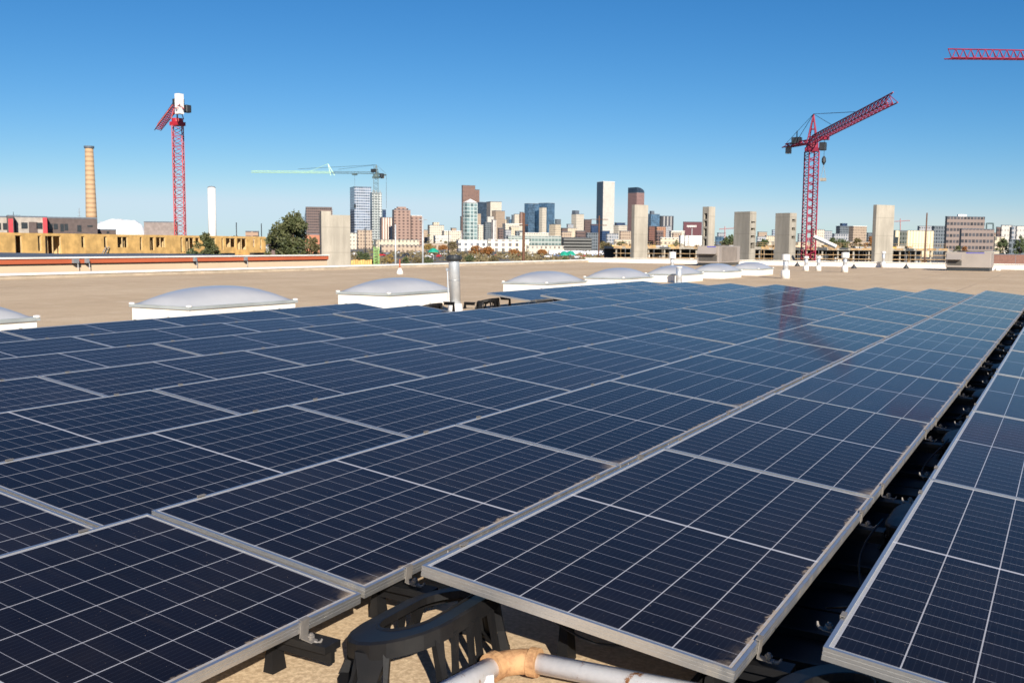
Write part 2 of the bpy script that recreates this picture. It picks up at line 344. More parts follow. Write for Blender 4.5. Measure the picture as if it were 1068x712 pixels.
C_brown = f_('brown_tower_facade', (.21, .12, .09), (.05, .04, .045), 4, 3.2, .5, .6)
C_dkbr = f_('dark_brown_facade', (.13, .085, .075), (.04, .035, .04), 4, 3, .5, .7)
C_white = f_('white_tower_facade', (.52, .49, .44), (.28, .27, .27), 4, 3, .45, .5)
C_cream = f_('cream_facade', (.54, .45, .33), (.22, .20, .17), 3.8, 3.4, .5, .45)
C_cream2 = f_('pale_cream_facade', (.52, .465, .38), (.20, .19, .18), 3.8, 3.2, .42, .42)
C_tan = f_('tan_facade', (.37, .285, .21), (.16, .12, .10), 3.6, 3, .5, .5)
C_pink = f_('pink_brick_facade', (.27, .175, .14), (.09, .06, .055), 3.6, 5.2, .5, .45)
C_pinkg = f_('rose_granite_facade', (.27, .165, .15), (.10, .07, .07), 4, 3, .5, .55)
C_glass = f_('blue_glass_facade', (.12, .19, .27), (.10, .18, .28), 4, 3.2, .85, .9, .3, .08, .6)
C_dglass = f_('dark_glass_facade', (.05, .07, .10), (.03, .05, .08), 4, 3, .8, .85, .3, .08, .4)
C_lglass = f_('silver_glass_facade', (.36, .39, .44), (.14, .18, .25), 4, 3.4, .6, .8, .4, .12, .4)
C_gglass = f_('pale_green_glass_facade', (.52, .58, .56), (.20, .28, .28), 7, 9, .8, .8, .4, .12, .3)
C_grey = f_('grey_facade', (.34, .34, .35), (.10, .12, .15), 3.6, 3.2, .55, .6)
C_slate = f_('slate_facade', (.13, .15, .17), (.04, .05, .06), 3.6, 3, .6, .6)
C_navy = f_('navy_facade', (.035, .06, .12), (.02, .04, .09), 4, 3, .7, .8, .3, .1, .2)
C_red = plain('maroon_wall', (.10, .03, .04), .7)
C_orb = f_('orange_brick_facade', (.34, .18, .11), (.12, .07, .05), 3.6, 3.4, .5, .45)
C_strip = f_('striped_facade', (.70, .66, .60), (.14, .13, .14), 3.2, 4.4, 1, .45)
C_str2 = f_('wide_bay_facade', (.74, .70, .63), (.16, .17, .19), 4.6, 5.5, .62, .5)
W_ROOF = plain('white_roof', (.74, .72, .68), .6)

# -- skyline, farthest first (columns, top row, distance)
B = building
B('apartment_tower', 'dark brown slab tower behind the conifer, left of the concrete shaft', 317, 346, 216, 1500, C_dkbr, s=319, a=12, crown=[(.0, .3, .2, .8, 6, M_DKROOF)])
B('office_block', 'pale teal roofed block just behind the dark brown slab', 334, 347, 219, 1700, C_grey, s=334, a=10)
t, L, Mm, h = B('glass_tower', 'tall silver glass tower with vertical mullions beside the crane mast', 365, 387, 195, 1500, C_lglass, s=369.5, a=20)
t, L, Mm, h = B('unfinished_tower', 'grey residential tower under construction with its bare top floors exposed', 386, 398, 201, 1350, f_('unfinished_facade', (.42, .44, .43), (.07, .08, .09), 3.4, 4, .5, .7), s=388, a=15)
for i in range(5):
    MB().box((L*.1+i*L*.18, .1*Mm, h+.7), (L*.1+i*L*.18+.8, .1*Mm+.8, h+3.5)).build('column', M_CONC2, t)
B('office_tower', 'narrow navy tower edge behind the unfinished tower', 398.5, 402.5, 219, 1900, C_navy, s=399.5, a=20)
B('apartment_tower', 'white and brown striped apartment block left of the rounded pink tower', 396, 410, 227, 1250, f_('stripe_brown', (.62, .55, .48), (.24, .15, .12), 30, 3.2, 1, .5), s=398, a=15)
t, L, Mm, h = B('apartment_tower', 'pink brick apartment tower with stepped rounded crown', 409, 428, 219, 1200, C_pink, s=411, a=18)
MB().box((L*.12, .1*Mm, h+.5), (L*.88, Mm*.9, h+2.2)).build('crown', C_pink, t); MB().box((L*.25, .2*Mm, h+2.203), (L*.75, Mm*.8, h+4)).build('crown', C_pink, t)
B('apartment_tower', 'lower pink brick tower with pale roof right of the stepped one', 427, 440, 225, 1220, C_pink, s=429, a=18, roof=W_ROOF)
B('low_rise', 'cream low building at foot of the pink brick towers', 390, 437, 250, 900, C_cream, s=392, a=10)
B('low_rise', 'beige flat building in front of the silver glass tower', 372, 388, 240, 1100, C_tan, s=373, a=10)
B('low_rise', 'cream block right beside the tall concrete shaft', 364, 372, 243, 1000, C_cream2, s=365, a=10)
t, L, Mm, h = B('hotel', 'cream stepped hotel block with small roof box', 446, 463, 235, 1600, C_cream2, s=448, a=20, crown=[(.3, .7, .2, .8, 5, C_cream)])
B('office_block', 'beige block left of the cream stepped hotel', 440, 449, 240, 1650, C_tan, s=441, a=20)
B('office_block', 'bright white block right of the cream stepped hotel', 461, 481, 241, 1500, C_cream2, s=463, a=20, roof=W_ROOF)
B('office_block', 'small white block low behind the galvanised pipe', 452, 470, 246, 1400, C_white, s=454, a=15, roof=W_ROOF)
t, L, Mm, h = B('skyscraper', 'tall brown stepped skyscraper behind the pointed glass tower', 481.5, 495.5, 193.5, 3000, C_brown, s=482.5, a=20)
B('skyscraper', 'lower shoulder of the brown stepped skyscraper on its right', 493.5, 500, 198, 3060, C_brown, s=494, a=20)
B('office_tower', 'thin brown tower edge left of the pointed glass tower', 480, 484, 226, 2900, C_dkbr, s=481, a=20)
t, L, Mm, h = B('glass_tower', 'pale green glass tower with white pointed top', 483, 498, 211.5, 1900, C_gglass, s=487, a=42)
mx = [(0, 0, h+1), (L, 0, h+1), (L, Mm, h+1), (0, Mm, h+1), (L*.5, Mm*.5, h+8)]
MB().add(mx, [(0, 1, 4), (1, 2, 4), (2, 3, 4), (3, 0, 4), (3, 2, 1, 0)]).build('pointed_roof', M_WHITE, t)
B('office_tower', 'near black office tower right of the pointed glass tower', 498, 507.5, 211, 2800, C_dglass, s=500, a=25)
B('office_tower', 'small orange brown tower between glass and black towers', 497, 501.5, 223, 2300, C_tan, s=498, a=25)
B('office_tower', 'cream tower with grey side right of the black tower', 507.5, 523, 210.5, 2900, C_cream2, s=511.5, a=20)
B('office_tower', 'tan brick tower in front of the cream tower', 513, 526.5, 220, 2500, C_tan, s=517, a=40)
B('office_block', 'white box building with dark round window under the cream tower', 507.5, 515, 226, 2000, C_white, s=508.5, a=30)
B('office_block', 'dark slate apartment block at the foot of the tan tower', 504, 513, 232, 1700, C_slate, s=506, a=30)
B('office_block', 'pale grey ribbed block between slate block and tan tower', 512.5, 517.5, 229.5, 1700, C_strip, s=513.5, a=30)
B('office_block', 'white block right of the pointed glass tower base', 498, 504, 235, 1600, C_cream2, s=499, a=20, roof=W_ROOF)
rb = [(526, 530, 229, C_cream), (528, 532, 226.5, C_slate), (530.5, 534, 229, C_glass), (533.5, 536.5, 224.5, C_slate), (536, 543, 223.5, C_cream2), (542, 546, 221.5, C_pink)]
lb_ = ['tiny cream tower right of the tan brick tower', 'tiny dark slate tower among the small white towers', 'tiny blue glass tower among the small white towers', 'tiny black topped tower left of the white block', 'white mid-rise tower left of the brown utility pole', 'pinkish tower edge behind the brown utility pole']
for (a_, b_, yt, mt), lb in zip(rb, lb_): B('office_tower', lb, a_, b_, yt, 2600, mt, s=a_+.8, a=30)
B('office_block', 'long white block under the tiny towers', 524, 547, 233.5, 1800, C_cream2, s=527, a=20, roof=W_ROOF)
B('office_block', 'beige block under the tiny towers beside the white one', 531, 541, 237, 1700, C_cream, s=533, a=20)
t, L, Mm, h = B('glass_tower', 'left one of the two blue glass office towers', 547, 562, 212.5, 2400, C_glass, s=551, a=25)
B('glass_tower', 'right one of the two blue glass office towers', 562, 578.5, 212, 2350, C_glass, s=571, a=42)
B('office_tower', 'slim cream slab in front of the blue glass towers', 562.5, 570, 216.5, 2250, C_cream2, s=565.5, a=42)
B('office_block', 'sunlit cream office block right of the blue glass towers', 573, 585, 234, 1700, C_cream, s=579, a=45)
B('office_block', 'dark brown block right of the sunlit cream block', 584.5, 592, 238, 1750, C_dkbr, s=586, a=20)
t, L, Mm, h = B('office_tower', 'cream tower with dark rooftop box left of the tall white tower', 596, 609, 223.5, 2300, C_cream2, s=601, a=40, crown=[(.0, .5, .2, .9, 9, M_DKROOF)])
B('office_tower', 'grey brown tower attached right of the cream rooftop box tower', 609, 617, 229, 2350, C_dkbr, s=610, a=30)
B('office_block', 'low beige block at foot of the cream rooftop box tower', 590, 602, 238, 1900, C_cream, s=592, a=20)
B('office_tower', 'dark navy block left of the tall white tower', 616, 623.5, 234, 2200, C_navy, s=617, a=20)
t, L, Mm, h = B('skyscraper', 'tallest white skyscraper of the skyline with blue grey side darkened as shade', 622.8, 641, 189.5, 3000, C_white, s=629.3, a=24, roof=W_ROOF, side=f_('blue_grey_shade_side', (.075, .11, .15), (.05, .08, .12), 4, 3, .5, .6))  # side panel: blue grey glass, coloured darker to carry that face's shade
B('office_tower', 'navy block right in front of the tall white skyscraper', 626, 636, 241, 1900, C_navy, s=628, a=20)
B('office_block', 'white block with navy roof right of the tall white skyscraper', 640, 654, 235, 1800, C_cream2, s=645, a=40)
B('office_tower', 'navy tower top behind the white block', 641, 652, 232.5, 2300, C_navy, s=643, a=20)
t, L, Mm, h = B('skyscraper', 'rose granite skyscraper with curved dark glass top', 655, 672, 201, 2900, C_pinkg, s=664, a=34)
# curved roof: quarter barrel falling to the right
g = MB(); n_ = 8; pts = [(L*math.sin(i/n_*math.pi/2), h+1+ 15*math.cos(i/n_*math.pi/2)) for i in range(n_+1)]
vs = [(x, y, z) for y in (0, Mm) for x, z in pts+[(0, h+1)]]; k = len(pts)+1
fs = [(i, i+1, k+i+1, k+i) for i in range(len(pts)-1)] + [tuple(range(k-1, -1, -1)), tuple(range(k, 2*k)), (k-1, 0, k, 2*k-1)]
g.add(vs, fs).build('curved_roof', C_dglass, t)
B('office_tower', 'blue grey glass tower right of the second concrete shaft', 676, 688, 223.5, 2300, C_glass, s=679, a=25, crown=[(.1, .45, .2, .8, 8, M_DKROOF)])
B('office_tower', 'dark ribbed office tower right of the blue grey glass tower', 688, 702.5, 225.5, 2400, f_('ribbed_dark', (.30, .29, .28), (.05, .05, .06), 40, 9, 1, .6), s=690, a=15)
B('office_block', 'dark red brick block right behind the second concrete shaft', 676, 684, 236, 1500, f_('dark_brick', (.16, .07, .05), (.06, .04, .04), 3.6, 3, .5, .5), s=677, a=20)
B('office_block', 'orange brick block with rounded cornice', 683, 694.5, 236.5, 1450, C_orb, s=685, a=20)
B('low_rise', 'low sand coloured warehouse with long white roof', 688, 708, 248, 800, C_cream, s=689, a=12, roof=W_ROOF)
B('low_rise', 'white loft block left of the maroon wall', 698, 714, 241, 1200, C_cream2, s=700, a=15, roof=W_ROOF)
B('low_rise', 'white warehouse below the maroon building', 708, 733, 246, 900, W_ROOF, s=710, a=15, roof=W_ROOF)
t, L, Mm, h = B('arena_building', 'maroon building with faint white lettering on its wall', 712.5, 732, 231.5, 1400, C_red, s=713, a=10)
for i in range(9): MB().box((L*(.18+.06*i), -.5, h-7-(i % 2)*.5), (L*(.215+.06*i), -.1, h-4.5)).build('letter', M_WHITE, t)
MB().box((L*.44, -.6, h-19), (L*.48, -.1, h-9)).build('sign_post', M_GREYM, t)
B('low_rise', 'glassy low building right of the third concrete shaft', 746, 755, 247, 1000, C_glass, s=747, a=15)
B('low_rise', 'dark building under trees between third and fourth concrete shafts', 754, 766, 249, 950, C_slate, s=756, a=15)
B('low_rise', 'grey block right of the fourth concrete shaft', 789, 799, 247, 1300, C_grey, s=790, a=15)
B('office_tower', 'pale pyramid topped tower far behind the fifth concrete shaft', 805, 809, 240, 2200, C_lglass, s=806, a=20)
B('capitol', 'small cream domed building beside the fourth concrete shaft', 794, 800, 246, 2300, C_cream2, s=795, a=20)
B('low_rise', 'grey gabled building right of the big red crane', 858, 868, 241, 1500, C_grey, s=860, a=20)
B('low_rise', 'pale office block right of the big red crane', 846, 860, 239.5, 1300, C_cream2, s=849, a=20)
B('office_block', 'blue grey glass office block left of the tan block', 872, 886.5, 236, 1600, C_slate, s=876, a=20, crown=[(.3, .8, .2, .8, 5, C_navy)])
B('office_block', 'tan block with stepped white roof left of the last shaft', 885.5, 904, 236, 1400, C_tan, s=890, a=25, roof=W_ROOF)
B('low_rise', 'dark low block under the blue grey glass office', 868, 885, 244, 1100, C_grey, s=870, a=20)
B('silo_building', 'cream ribbed mill building with a dark bay, behind the construction deck', 932, 974, 240.5, 700, f_('ribbed_cream', (.70, .60, .40), (.45, .38, .26), 40, 2.2, 1, .35), s=934, a=8)
o = None
t, L, Mm, h = B('silo_bay', 'dark bay beside the cream ribbed mill', 938.5, 946, 241, 690, f_('dark_bay', (.10, .11, .10), (.05, .06, .05), 3, 2, .6, .6), s=939, a=8)  # separate box with a dark facade for the bay
B('office_block', 'dark glass block between cream mill and the large brown office', 972, 986, 236, 1000, C_slate, s=974, a=15)
B('office_block', 'blue grey block rising behind the cream ribbed mill', 957, 974, 236, 1200, C_grey, s=959, a=15)

# large brown office, right
bro = f_('brown_banded_office', (.22, .17, .15), (.06, .058, .065), 3.1, 2.0, .5, .78)
t, L, Mm, h = B('office_building', 'large brown banded office block with white rooftop box', 986, 1027, 226, 520, bro, s=988, a=12, crown=[(.3, .52, .2, .8, 1.3, M_WHITE)])
t, L, Mm, h = B('office_wing', 'lower brown wing in front of the large brown office', 1001, 1037, 239, 480, bro, s=1003, a=12)
g = MB()
for px, py in ((1029, 233), (1036, 233)):
    q0 = gz(px, 515); q1 = W(px, py, 515); g.bar(q0, q1, .35)
g.bar(W(1029, 233, 515), W(1036, 233, 515), .35); tag(g.build('steel_frame', M_TEAL), 'dark blue steel goalpost frame right of the large brown office', 'steel frame')
for a_, b_, yt, mt, lb in ((1037, 1048, 247, C_cream, 'cream low block right of the brown office wing'), (1039, 1045, 237, C_dkbr, 'dark brown end of the white apartment blocks'), (1044, 1056, 235, C_white, 'white apartment block right of its dark brown end'), (1055, 1062, 236, C_grey, 'grey and white apartment block near the right edge'), (1060, 1078, 236, C_white, 'white apartment block cut by the right edge'), (1052, 1078, 250, C_slate, 'dark low building with white signs at right edge')):
    B('apartment_block', lb, a_, b_, yt, 800 if yt < 240 else 600, mt, s=a_+1, a=20)
B('low_rise', 'brick red low wall building at the right edge', 1030, 1080, 265.5, 330, plain('brick_red', (.20, .10, .075), .8), s=1031, a=8)
B('low_rise', 'pale long shed left of the brick red low building', 985, 1042, 262, 380, plain('pale_shed', (.46, .40, .30), .8), s=986, a=8)

INF = [(441, 447, 246, 1900, C_slate, 'small slate block between the pale pole and the cream stepped hotel'), (470, 476, 238, 2100, C_tan, 'small tan tower rising behind the bright white block'), (476, 482, 243, 1700, C_grey, 'small grey block left of the pointed glass tower'),
 (519, 525, 238, 1500, C_dkbr, 'small dark brown block at the right foot of the tan brick tower'), (526, 533, 240, 1450, C_grey, 'small grey block left of the thick brown pole'), (537, 545, 241, 1400, C_slate, 'small slate block directly behind the thick brown pole'),
 (579, 585, 229, 2500, C_slate, 'far slate tower edge right of the blue glass towers'), (585, 596, 242, 1300, C_tan, 'low tan block under the dark brown block'), (591, 598, 234, 2100, C_grey, 'grey block left of the cream rooftop box tower'),
 (600, 610, 241, 1350, C_dkbr, 'brown block at the foot of the cream rooftop box tower'), (611, 624, 243, 1200, C_slate, 'long slate block left below the tall white tower'), (632, 645, 244, 1150, C_grey, 'grey block at the right foot of the tall white tower'),
 (646, 658, 241, 1250, C_tan, 'tan block left of the second concrete shaft'), (684, 692, 241, 1250, C_dkbr, 'dark brown block left below the rounded orange block'), (693, 700, 236, 1900, C_grey, 'grey tower below the dark ribbed office tower'), (701, 711, 243, 1150, C_tan, 'tan block left below the maroon building'),
 (748, 757, 243, 1700, C_grey, 'far grey block right of the third concrete shaft'), (790, 800, 242, 1900, C_tan, 'far tan block right of the fourth concrete shaft'), (798, 808, 246, 1500, C_cream, 'cream block left of the fifth concrete shaft'), (832, 842, 244, 1600, C_grey, 'grey block left of the big red crane mast'),
 (848, 857, 243, 1700, C_slate, 'slate block behind the white stair flight'), (904, 912, 243, 1500, C_slate, 'slate block left of the last concrete shaft'), (932, 940, 244, 1100, C_grey, 'grey block right of the last concrete shaft'), (1036, 1041, 243, 900, C_tan, 'small tan block right of the goalpost frame')]
for a_, b_, yt, dd, mt, lb in INF: B('office_block', lb, a_, b_, yt, dd, mt, s=a_+1.2, a=22)
# -- mid distance, left of centre
B('apartment_block', 'long white apartment row with dark window bays behind autumn trees', 476, 508, 250.5, 900, C_str2, s=478, a=10, roof=W_ROOF)
B('apartment_block', 'second length of the white apartment row, behind the brown pole', 508, 552, 250, 880, f_('wide_bay_cream', (.72, .62, .48), (.16, .15, .15), 4.6, 6.2, .62, .45), s=509, a=10, roof=W_ROOF)
t, L, Mm, h = B('exhibition_hall', 'long low hall with pale sloping roof and grey green glass', 528, 585, 246, 1150, f_('hall_glass', (.30, .33, .31), (.12, .17, .16), 5, 4, .6, .8), s=530, a=10, roof=M_GREYM)
B('exhibition_hall', 'white roofed upper hall below the blue glass towers', 541, 572, 243, 1300, C_cream2, s=542, a=8, roof=W_ROOF)
B('parking_garage', 'dark layered parking garage left of the tall white tower', 586, 617, 248, 950, f_('garage', (.16, .16, .15), (.03, .03, .03), 3, 50, .6, 1), s=588, a=10)
B('low_rise', 'cream low building under the blue glass towers', 549, 588, 256, 700, C_cream2, s=550, a=10)
B('train', 'long white and blue trailer row behind the green canopy', 572, 655, 261.5, 620, f_('white_blue', (.80, .80, .84), (.35, .42, .60), 2.2, 400, .45, 1), s=573, a=3, thick=4, cat='train', roof=W_ROOF)
B('low_rise', 'tan low brick buildings behind the left parking lot', 440, 476, 254, 760, C_tan, s=441, a=10)
B('low_rise', 'brown low shed in front of the pink brick towers', 396, 440, 256, 720, C_tan, s=398, a=10)
B('low_rise', 'small dark open shed beside the parked cars', 444, 468, 261, 640, C_slate, s=445, a=8)
B('low_rise', 'grey low building right of the tall white tower', 640, 659, 250, 700, C_cream, s=641, a=10)
B('low_rise', 'long sand coloured low building behind the construction deck', 790, 845, 252, 520, C_cream, s=792, a=10)
B('low_rise', 'pale low block between crane and last concrete shaft', 868, 912, 252, 560, C_tan, s=870, a=10)

# ================================================================== CONSTRUCTION: concrete shafts and deck
def shaft(label, px0, px1, s, ytop, depth, mat, step=None, openings=None, a=35):
    L, Mm, h, o, ang = wbox(px0, px1, s, ytop, depth, R(a))
    t = empty('concrete_shaft', o, ang); tag(t, label, 'concrete shaft', 'bare concrete stair and lift shafts')
    tk = .3
    if openings is None:
        MB().box((0, 0, 0), (L, Mm, h)).build('wall', mat, t)
    else:
        face, (u0_, u1_), rows = openings; rows = sorted(rows)      # face 'l' = left seen face (plane x=0), 'r' = right seen face (plane y=0)
        g = MB()
        g.box((tk, Mm-tk, 0), (L, Mm, h)); g.box((L-tk, tk, 0), (L, Mm-tk-.002, h))
        if face == 'l':
            g.box((0, 0, 0), (L-tk-.002, tk, h)) if False else g.box((tk+.002, 0, 0), (L, tk-.002, h))
            a0, a1 = Mm*u0_, Mm*u1_
            g.box((0, 0, 0), (tk, a0, h)); g.box((0, a1, 0), (tk, Mm, h))
            zz = 0
            for z0, z1 in rows: g.box((0.004, a0, zz), (tk-.004, a1, h*z0)); zz = h*z1
            g.box((0.004, a0, zz), (tk-.004, a1, h))
        else:
            g.box((0, 0, 0), (tk, Mm, h))
            a0, a1 = L*u0_, L*u1_
            g.box((tk+.002, 0, 0), (a0, tk, h)); g.box((a1, 0, 0), (L-.002, tk, h))
            zz = 0
            for z0, z1 in rows: g.box((a0, 0.004, zz), (a1, tk-.004, h*z0)); zz = h*z1
            g.box((a0, 0.004, zz), (a1, tk-.004, h))
        g.build('wall', mat, t)
        fl = MB()
        for z0, z1 in rows: fl.box((tk+.01, tk+.01, h*z0-.25), (L-tk-.01, Mm-tk-.01, h*z0-.02))
        fl.build('landing', M_CONC2, t)
    if step:
        u, dh = step; MB().box((0, Mm*u, h+.002), (L, Mm, h+dh)).build('wall', mat, t)
    return t
t = shaft('wide pale concrete shaft left of the silver glass tower', 333, 365, 335, 224, 118, M_CONC, a=16)
MB().box((0, .01, W(334, 224, 118).z-GZ+.003), (1.15, 2.0, W(334, 220, 118).z-GZ)).build('wall', M_CONC, t)
shaft('blank cream concrete shaft in front of the rose skyscraper', 659, 676, 662, 213.5, 175, M_CONC, a=30)
shaft('narrow concrete shaft with open doorways stacked on its left face', 733, 746, 739.5, 215.5, 165, M_CONC, openings=('l', (.25, .75), [(.64, .735), (.76, .83), (.85, .92), (.50, .61)]), a=36)
shaft('broad grey concrete shaft with notches on its right side', 766, 789, 782.5, 220.5, 150, M_CONC2, openings=('r', (.15, .85), [(.68, .71), (.77, .80), (.86, .88), (.55, .62)]), step=(.3, -.001) if False else None)
shaft('grey concrete shaft left of the big red crane, lit on its right', 809, 831, 824, 222, 166, M_CONC2, openings=('r', (.35, .85), [(.66, .70), (.77, .81), (.88, .92)]))
shaft('rightmost blank concrete shaft standing between crane and mill', 911, 933, 914.5, 213.5, 165, M_CONC, a=28)

# unfinished deck: slab on columns, lower slab, dark backing in place of interior shade
t = empty('construction_deck', gz(640, 190)); tag(t, 'unfinished concrete parking deck on columns behind the far parapet', 'construction deck')
D0, D1 = W(640, 258.0, 200), W(990, 260.5, 205)
ztop = 0.85
ax = Vector((D1.x-D0.x, D1.y-D0.y, 0)); LN = ax.length; ax.normalize(); ay = Vector((-ax.y, ax.x, 0))
t.location = (D0.x, D0.y, GZ); t.rotation_euler.z = math.atan2(ax.y, ax.x)
hh = ztop-GZ
M_FORM = plain('plywood_formwork', (.40, .26, .13), .8, 0, .4, .8); M_STUDY = plain('yellow_formwork', (.62, .42, .12), .8)
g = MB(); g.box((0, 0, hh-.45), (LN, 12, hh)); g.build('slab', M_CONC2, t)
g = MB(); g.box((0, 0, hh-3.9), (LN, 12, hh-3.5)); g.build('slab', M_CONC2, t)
g = MB(); g.box((0, 11.5, 0), (LN, 11.9, hh-.5)); g.build('dark_shade_backing', M_DARK, t)  # dark sheet standing in for the shade deep under the slab
for i in range(30):
    xx = i*LN/30; MB().box((xx+.05, -.06, hh-.42+rnd.uniform(0, .12)), (xx+LN/30*rnd.uniform(.7, 1)-.02, -.005, hh+rnd.uniform(-.05, .22))).build('formwork_edge', rnd.choice([M_FORM, M_FORM, M_CONC2, M_DARK]), t)
g = MB(); g.box((0, .02, hh-1.42), (LN, .10, hh-1.30)); g.box((0, .02, hh-2.3), (LN, .10, hh-2.15)); g.build('waler_beam', M_FORM, t)
for i in range(22):
    xx = .5+i*(LN-1)/21
    MB().box((xx, .5, 0), (xx+.32, .82, hh-.46)).build('column', M_CONC2, t)
for i in range(90):
    xx = rnd.uniform(.5, LN-.5); yy = rnd.choice([.1, .15, .9, 2, 3.5])
    MB().bar((xx, yy, hh-3.49), (xx, yy, hh-.46), .05).build('shoring_post', rnd.choice([M_GREYM, M_FORM, M_GREYM, M_CONC]), t)
for i in range(34):
    xx = rnd.uniform(1, LN-2); c = rnd.choice([M_FORM, M_GREYM, M_FORM, M_WHITE])
    z0 = hh-3.49
    MB().box((xx, rnd.uniform(2, 6), z0), (xx+rnd.uniform(.5, 1.8), 7, z0+rnd.uniform(.5, 2.2))).build('formwork_panel', c, t)
for i in range(60):
    xx = .3+i*(LN-1)/59
    MB().bar((xx, .1, hh+.02), (xx, .1, hh+1.0), .035).build('guard_post', M_FORM if i % 3 else M_GREYM, t)
g = MB(); g.bar((0, .1, hh+.55), (LN, .1, hh+.55), .03); g.bar((0, .1, hh+.98), (LN, .1, hh+.98), .03); g.build('guard_rail', M_FORM, t)
for i in range(70):
    xx = rnd.uniform(.5, LN-2); w_ = rnd.uniform(.4, 2.2); d_ = rnd.uniform(.3, 5)
    MB().box((xx, d_, hh+.003), (xx+w_, d_+rnd.uniform(.5, 1.5), hh+rnd.uniform(.12, .55))).build('material_stack', rnd.choice([M_FORM, M_STUDY, M_GREYM, M_FORM, M_CONC]), t)
# white stair flight leaning beside the crane
g = MB(); p0, p1 = W(849, 247, 160), W(872, 257.5, 158); g.bar(p0, p1, .35); tag(g.build('stair_flight', M_WHITE), 'white sloping stair flight leaning right of the big red crane', 'stairs')

# ================================================================== WOOD FRAMED BUILDING (left)
M_OSB = plain('yellow_sheathing', (.72, .44, .15), .85, 0, .28, .9); M_STUD = plain('pale_timber', (.62, .44, .22), .8)
P0, P1 = W(-25, 244, 96), W(277, 247.8, 145)
ax = Vector((P1.x-P0.x, P1.y-P0.y, 0)); LN = ax.length; ax.normalize()
t = empty('timber_framed_building', (P0.x, P0.y, GZ), math.atan2(ax.y, ax.x)); tag(t, 'long unfinished apartment building sheathed in yellow board with open windows', 'building')
zt_ = P0.z*.5+P1.z*.5-GZ+.15
rnd2 = random.Random(3)
xx = 0; wl = MB(); ops = []
wl.box((0, 0, 0), (LN, .18, zt_-2.15)); wl.box((0, 0, zt_-.28), (LN, .18, zt_))
while xx < LN-2.2:
    sw = rnd2.choice([.4, 1.3, 2.1, .5, 3.0, .3, 1.7]); wl.box((xx, 0, zt_-2.148), (xx+sw, .18, zt_-.282)); xx += sw
    ow = rnd2.choice([.55, .9, 1.3, 1.8, .5, 2.3]); ops.append((xx, ow)); xx += ow
wl.box((xx, 0, zt_-2.148), (LN, .18, zt_-.282)); wl.build('wall', M_OSB, t)
for xo, ow in ops:
    if rnd2.random() < .75: MB().box((xo, .002, zt_-2.148), (xo+ow, .178, zt_-1.85 if rnd2.random() < .6 else zt_-1.5)).build('sill_board', M_OSB, t)
for xo, ow in ops:
    g = MB(); g.box((xo+.02, .05, zt_-2.1), (xo+.10, .15, zt_-.3)); g.box((xo+ow-.10, .05, zt_-2.1), (xo+ow-.02, .15, zt_-.3))
    if ow > .9: g.box((xo+ow/2-.04, .05, zt_-2.1), (xo+ow/2+.04, .15, zt_-.3))
    g.build('stud', M_STUD, t)
MB().box((0, 12, 0), (LN, 12.2, zt_)).build('wall', M_OSB, t)
g = MB()
for i in range(int(LN/2.4)): g.box((i*2.4, .5, zt_-3), (i*2.4+.12, 11.9, zt_-.3))
g.build('partition', M_STUD, t)
MB().box((.1, .2, zt_-.27), (LN-.1, 11.95, zt_-.05)).build('shading_deck', M_STUD, t)  # deck added on top to darken the rooms behind the openings
MB().box((.1, 2.2, zt_-2.2), (LN-.1, 2.3, zt_-.3)).build('dark_interior_sheet', plain('dark_brown_interior_shade', (.10, .055, .03), .9), t)  # dark brown sheet painting the interior shade seen through the openings
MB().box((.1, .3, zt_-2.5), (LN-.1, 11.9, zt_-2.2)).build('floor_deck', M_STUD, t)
g = MB()
for i in range(70):
    x_ = rnd2.uniform(0, LN*.96); g.box((x_, -.9, zt_-2.62), (x_+rnd2.uniform(.3, 1.6), -.25, zt_-2.3))
g.build('stacked_lumber', M_DARK, t)
MB().box((0, -1.0, zt_-2.72), (LN, -.03, zt_-2.6)).build('scaffold_deck', M_STUD, t)
g = MB(); g.bar((LN*.315, -.6, zt_-2.6), (LN*.345, -.2, zt_-1.4), .05); g.bar((LN*.325, -.6, zt_-2.6), (LN*.355, -.2, zt_-1.4), .05)
for i in range(5): g.bar((LN*(.317+.006*i), -.6+.08*i, zt_-2.5+.24*i), (LN*(.327+.006*i), -.6+.08*i, zt_-2.5+.24*i), .035)
tag(g.build('ladder', M_GREYM), 'grey ladder leaning against the yellow sheathed wall', 'ladder').location = t.location
bpy.data.objects['ladder'].rotation_euler.z = t.rotation_euler.z

# apartments behind
M_STUC = plain('grey_stucco', (.36, .32, .28), .8); M_STUC2 = plain('dark_brown_stucco', (.10, .075, .07), .8); M_REDP = plain('red_panel', (.55, .03, .045), .6)
M_WIN = plain('window_glass', (.03, .035, .04), .15)
def apart(label, px0, px1, ytop, depth, mat, cols, s=None):
    t, L, Mm, h = building('apartment_building', label, px0, px1, ytop, depth, mat, s=s, a=8, thick=14)
    for (u, w_, z0, hw, red) in cols:
        q = MB().box((u*L, -.06, h-z0-hw), (u*L+w_, -.003, h-z0)).build('panel' if red else 'window', M_REDP if red == 1 else (M_STUC2 if red == 2 else M_WIN), t)
    return t, L, Mm, h
cols = []
for u in (.25, .75): 
    for z0 in (.9, 3.1): cols.append((u, 1.0, z0, 1.1, 0))
cols += [(.50, 1.4, .8, 5.0, 2), (.02, .3, .6, 4, 2)]
apart('grey stucco apartment block with dark square windows, behind yellow framing', 14, 45, 226.5, 175, M_STUC, cols, s=14)
apart('narrow grey apartment block at the left edge of the photo', -14, 8, 226.5, 176, M_STUC, [(.3, 1.2, 1, 1.2, 0), (.3, 1.2, 3.3, 1.2, 0), (.75, 1.2, 1, 1.2, 0)], s=-14)
apart('red and dark entrance tower between the grey apartment blocks', 7.5, 14, 225.7, 172, M_STUC2, [(.15, .7, .4, 3.5, 1)], s=7.5)
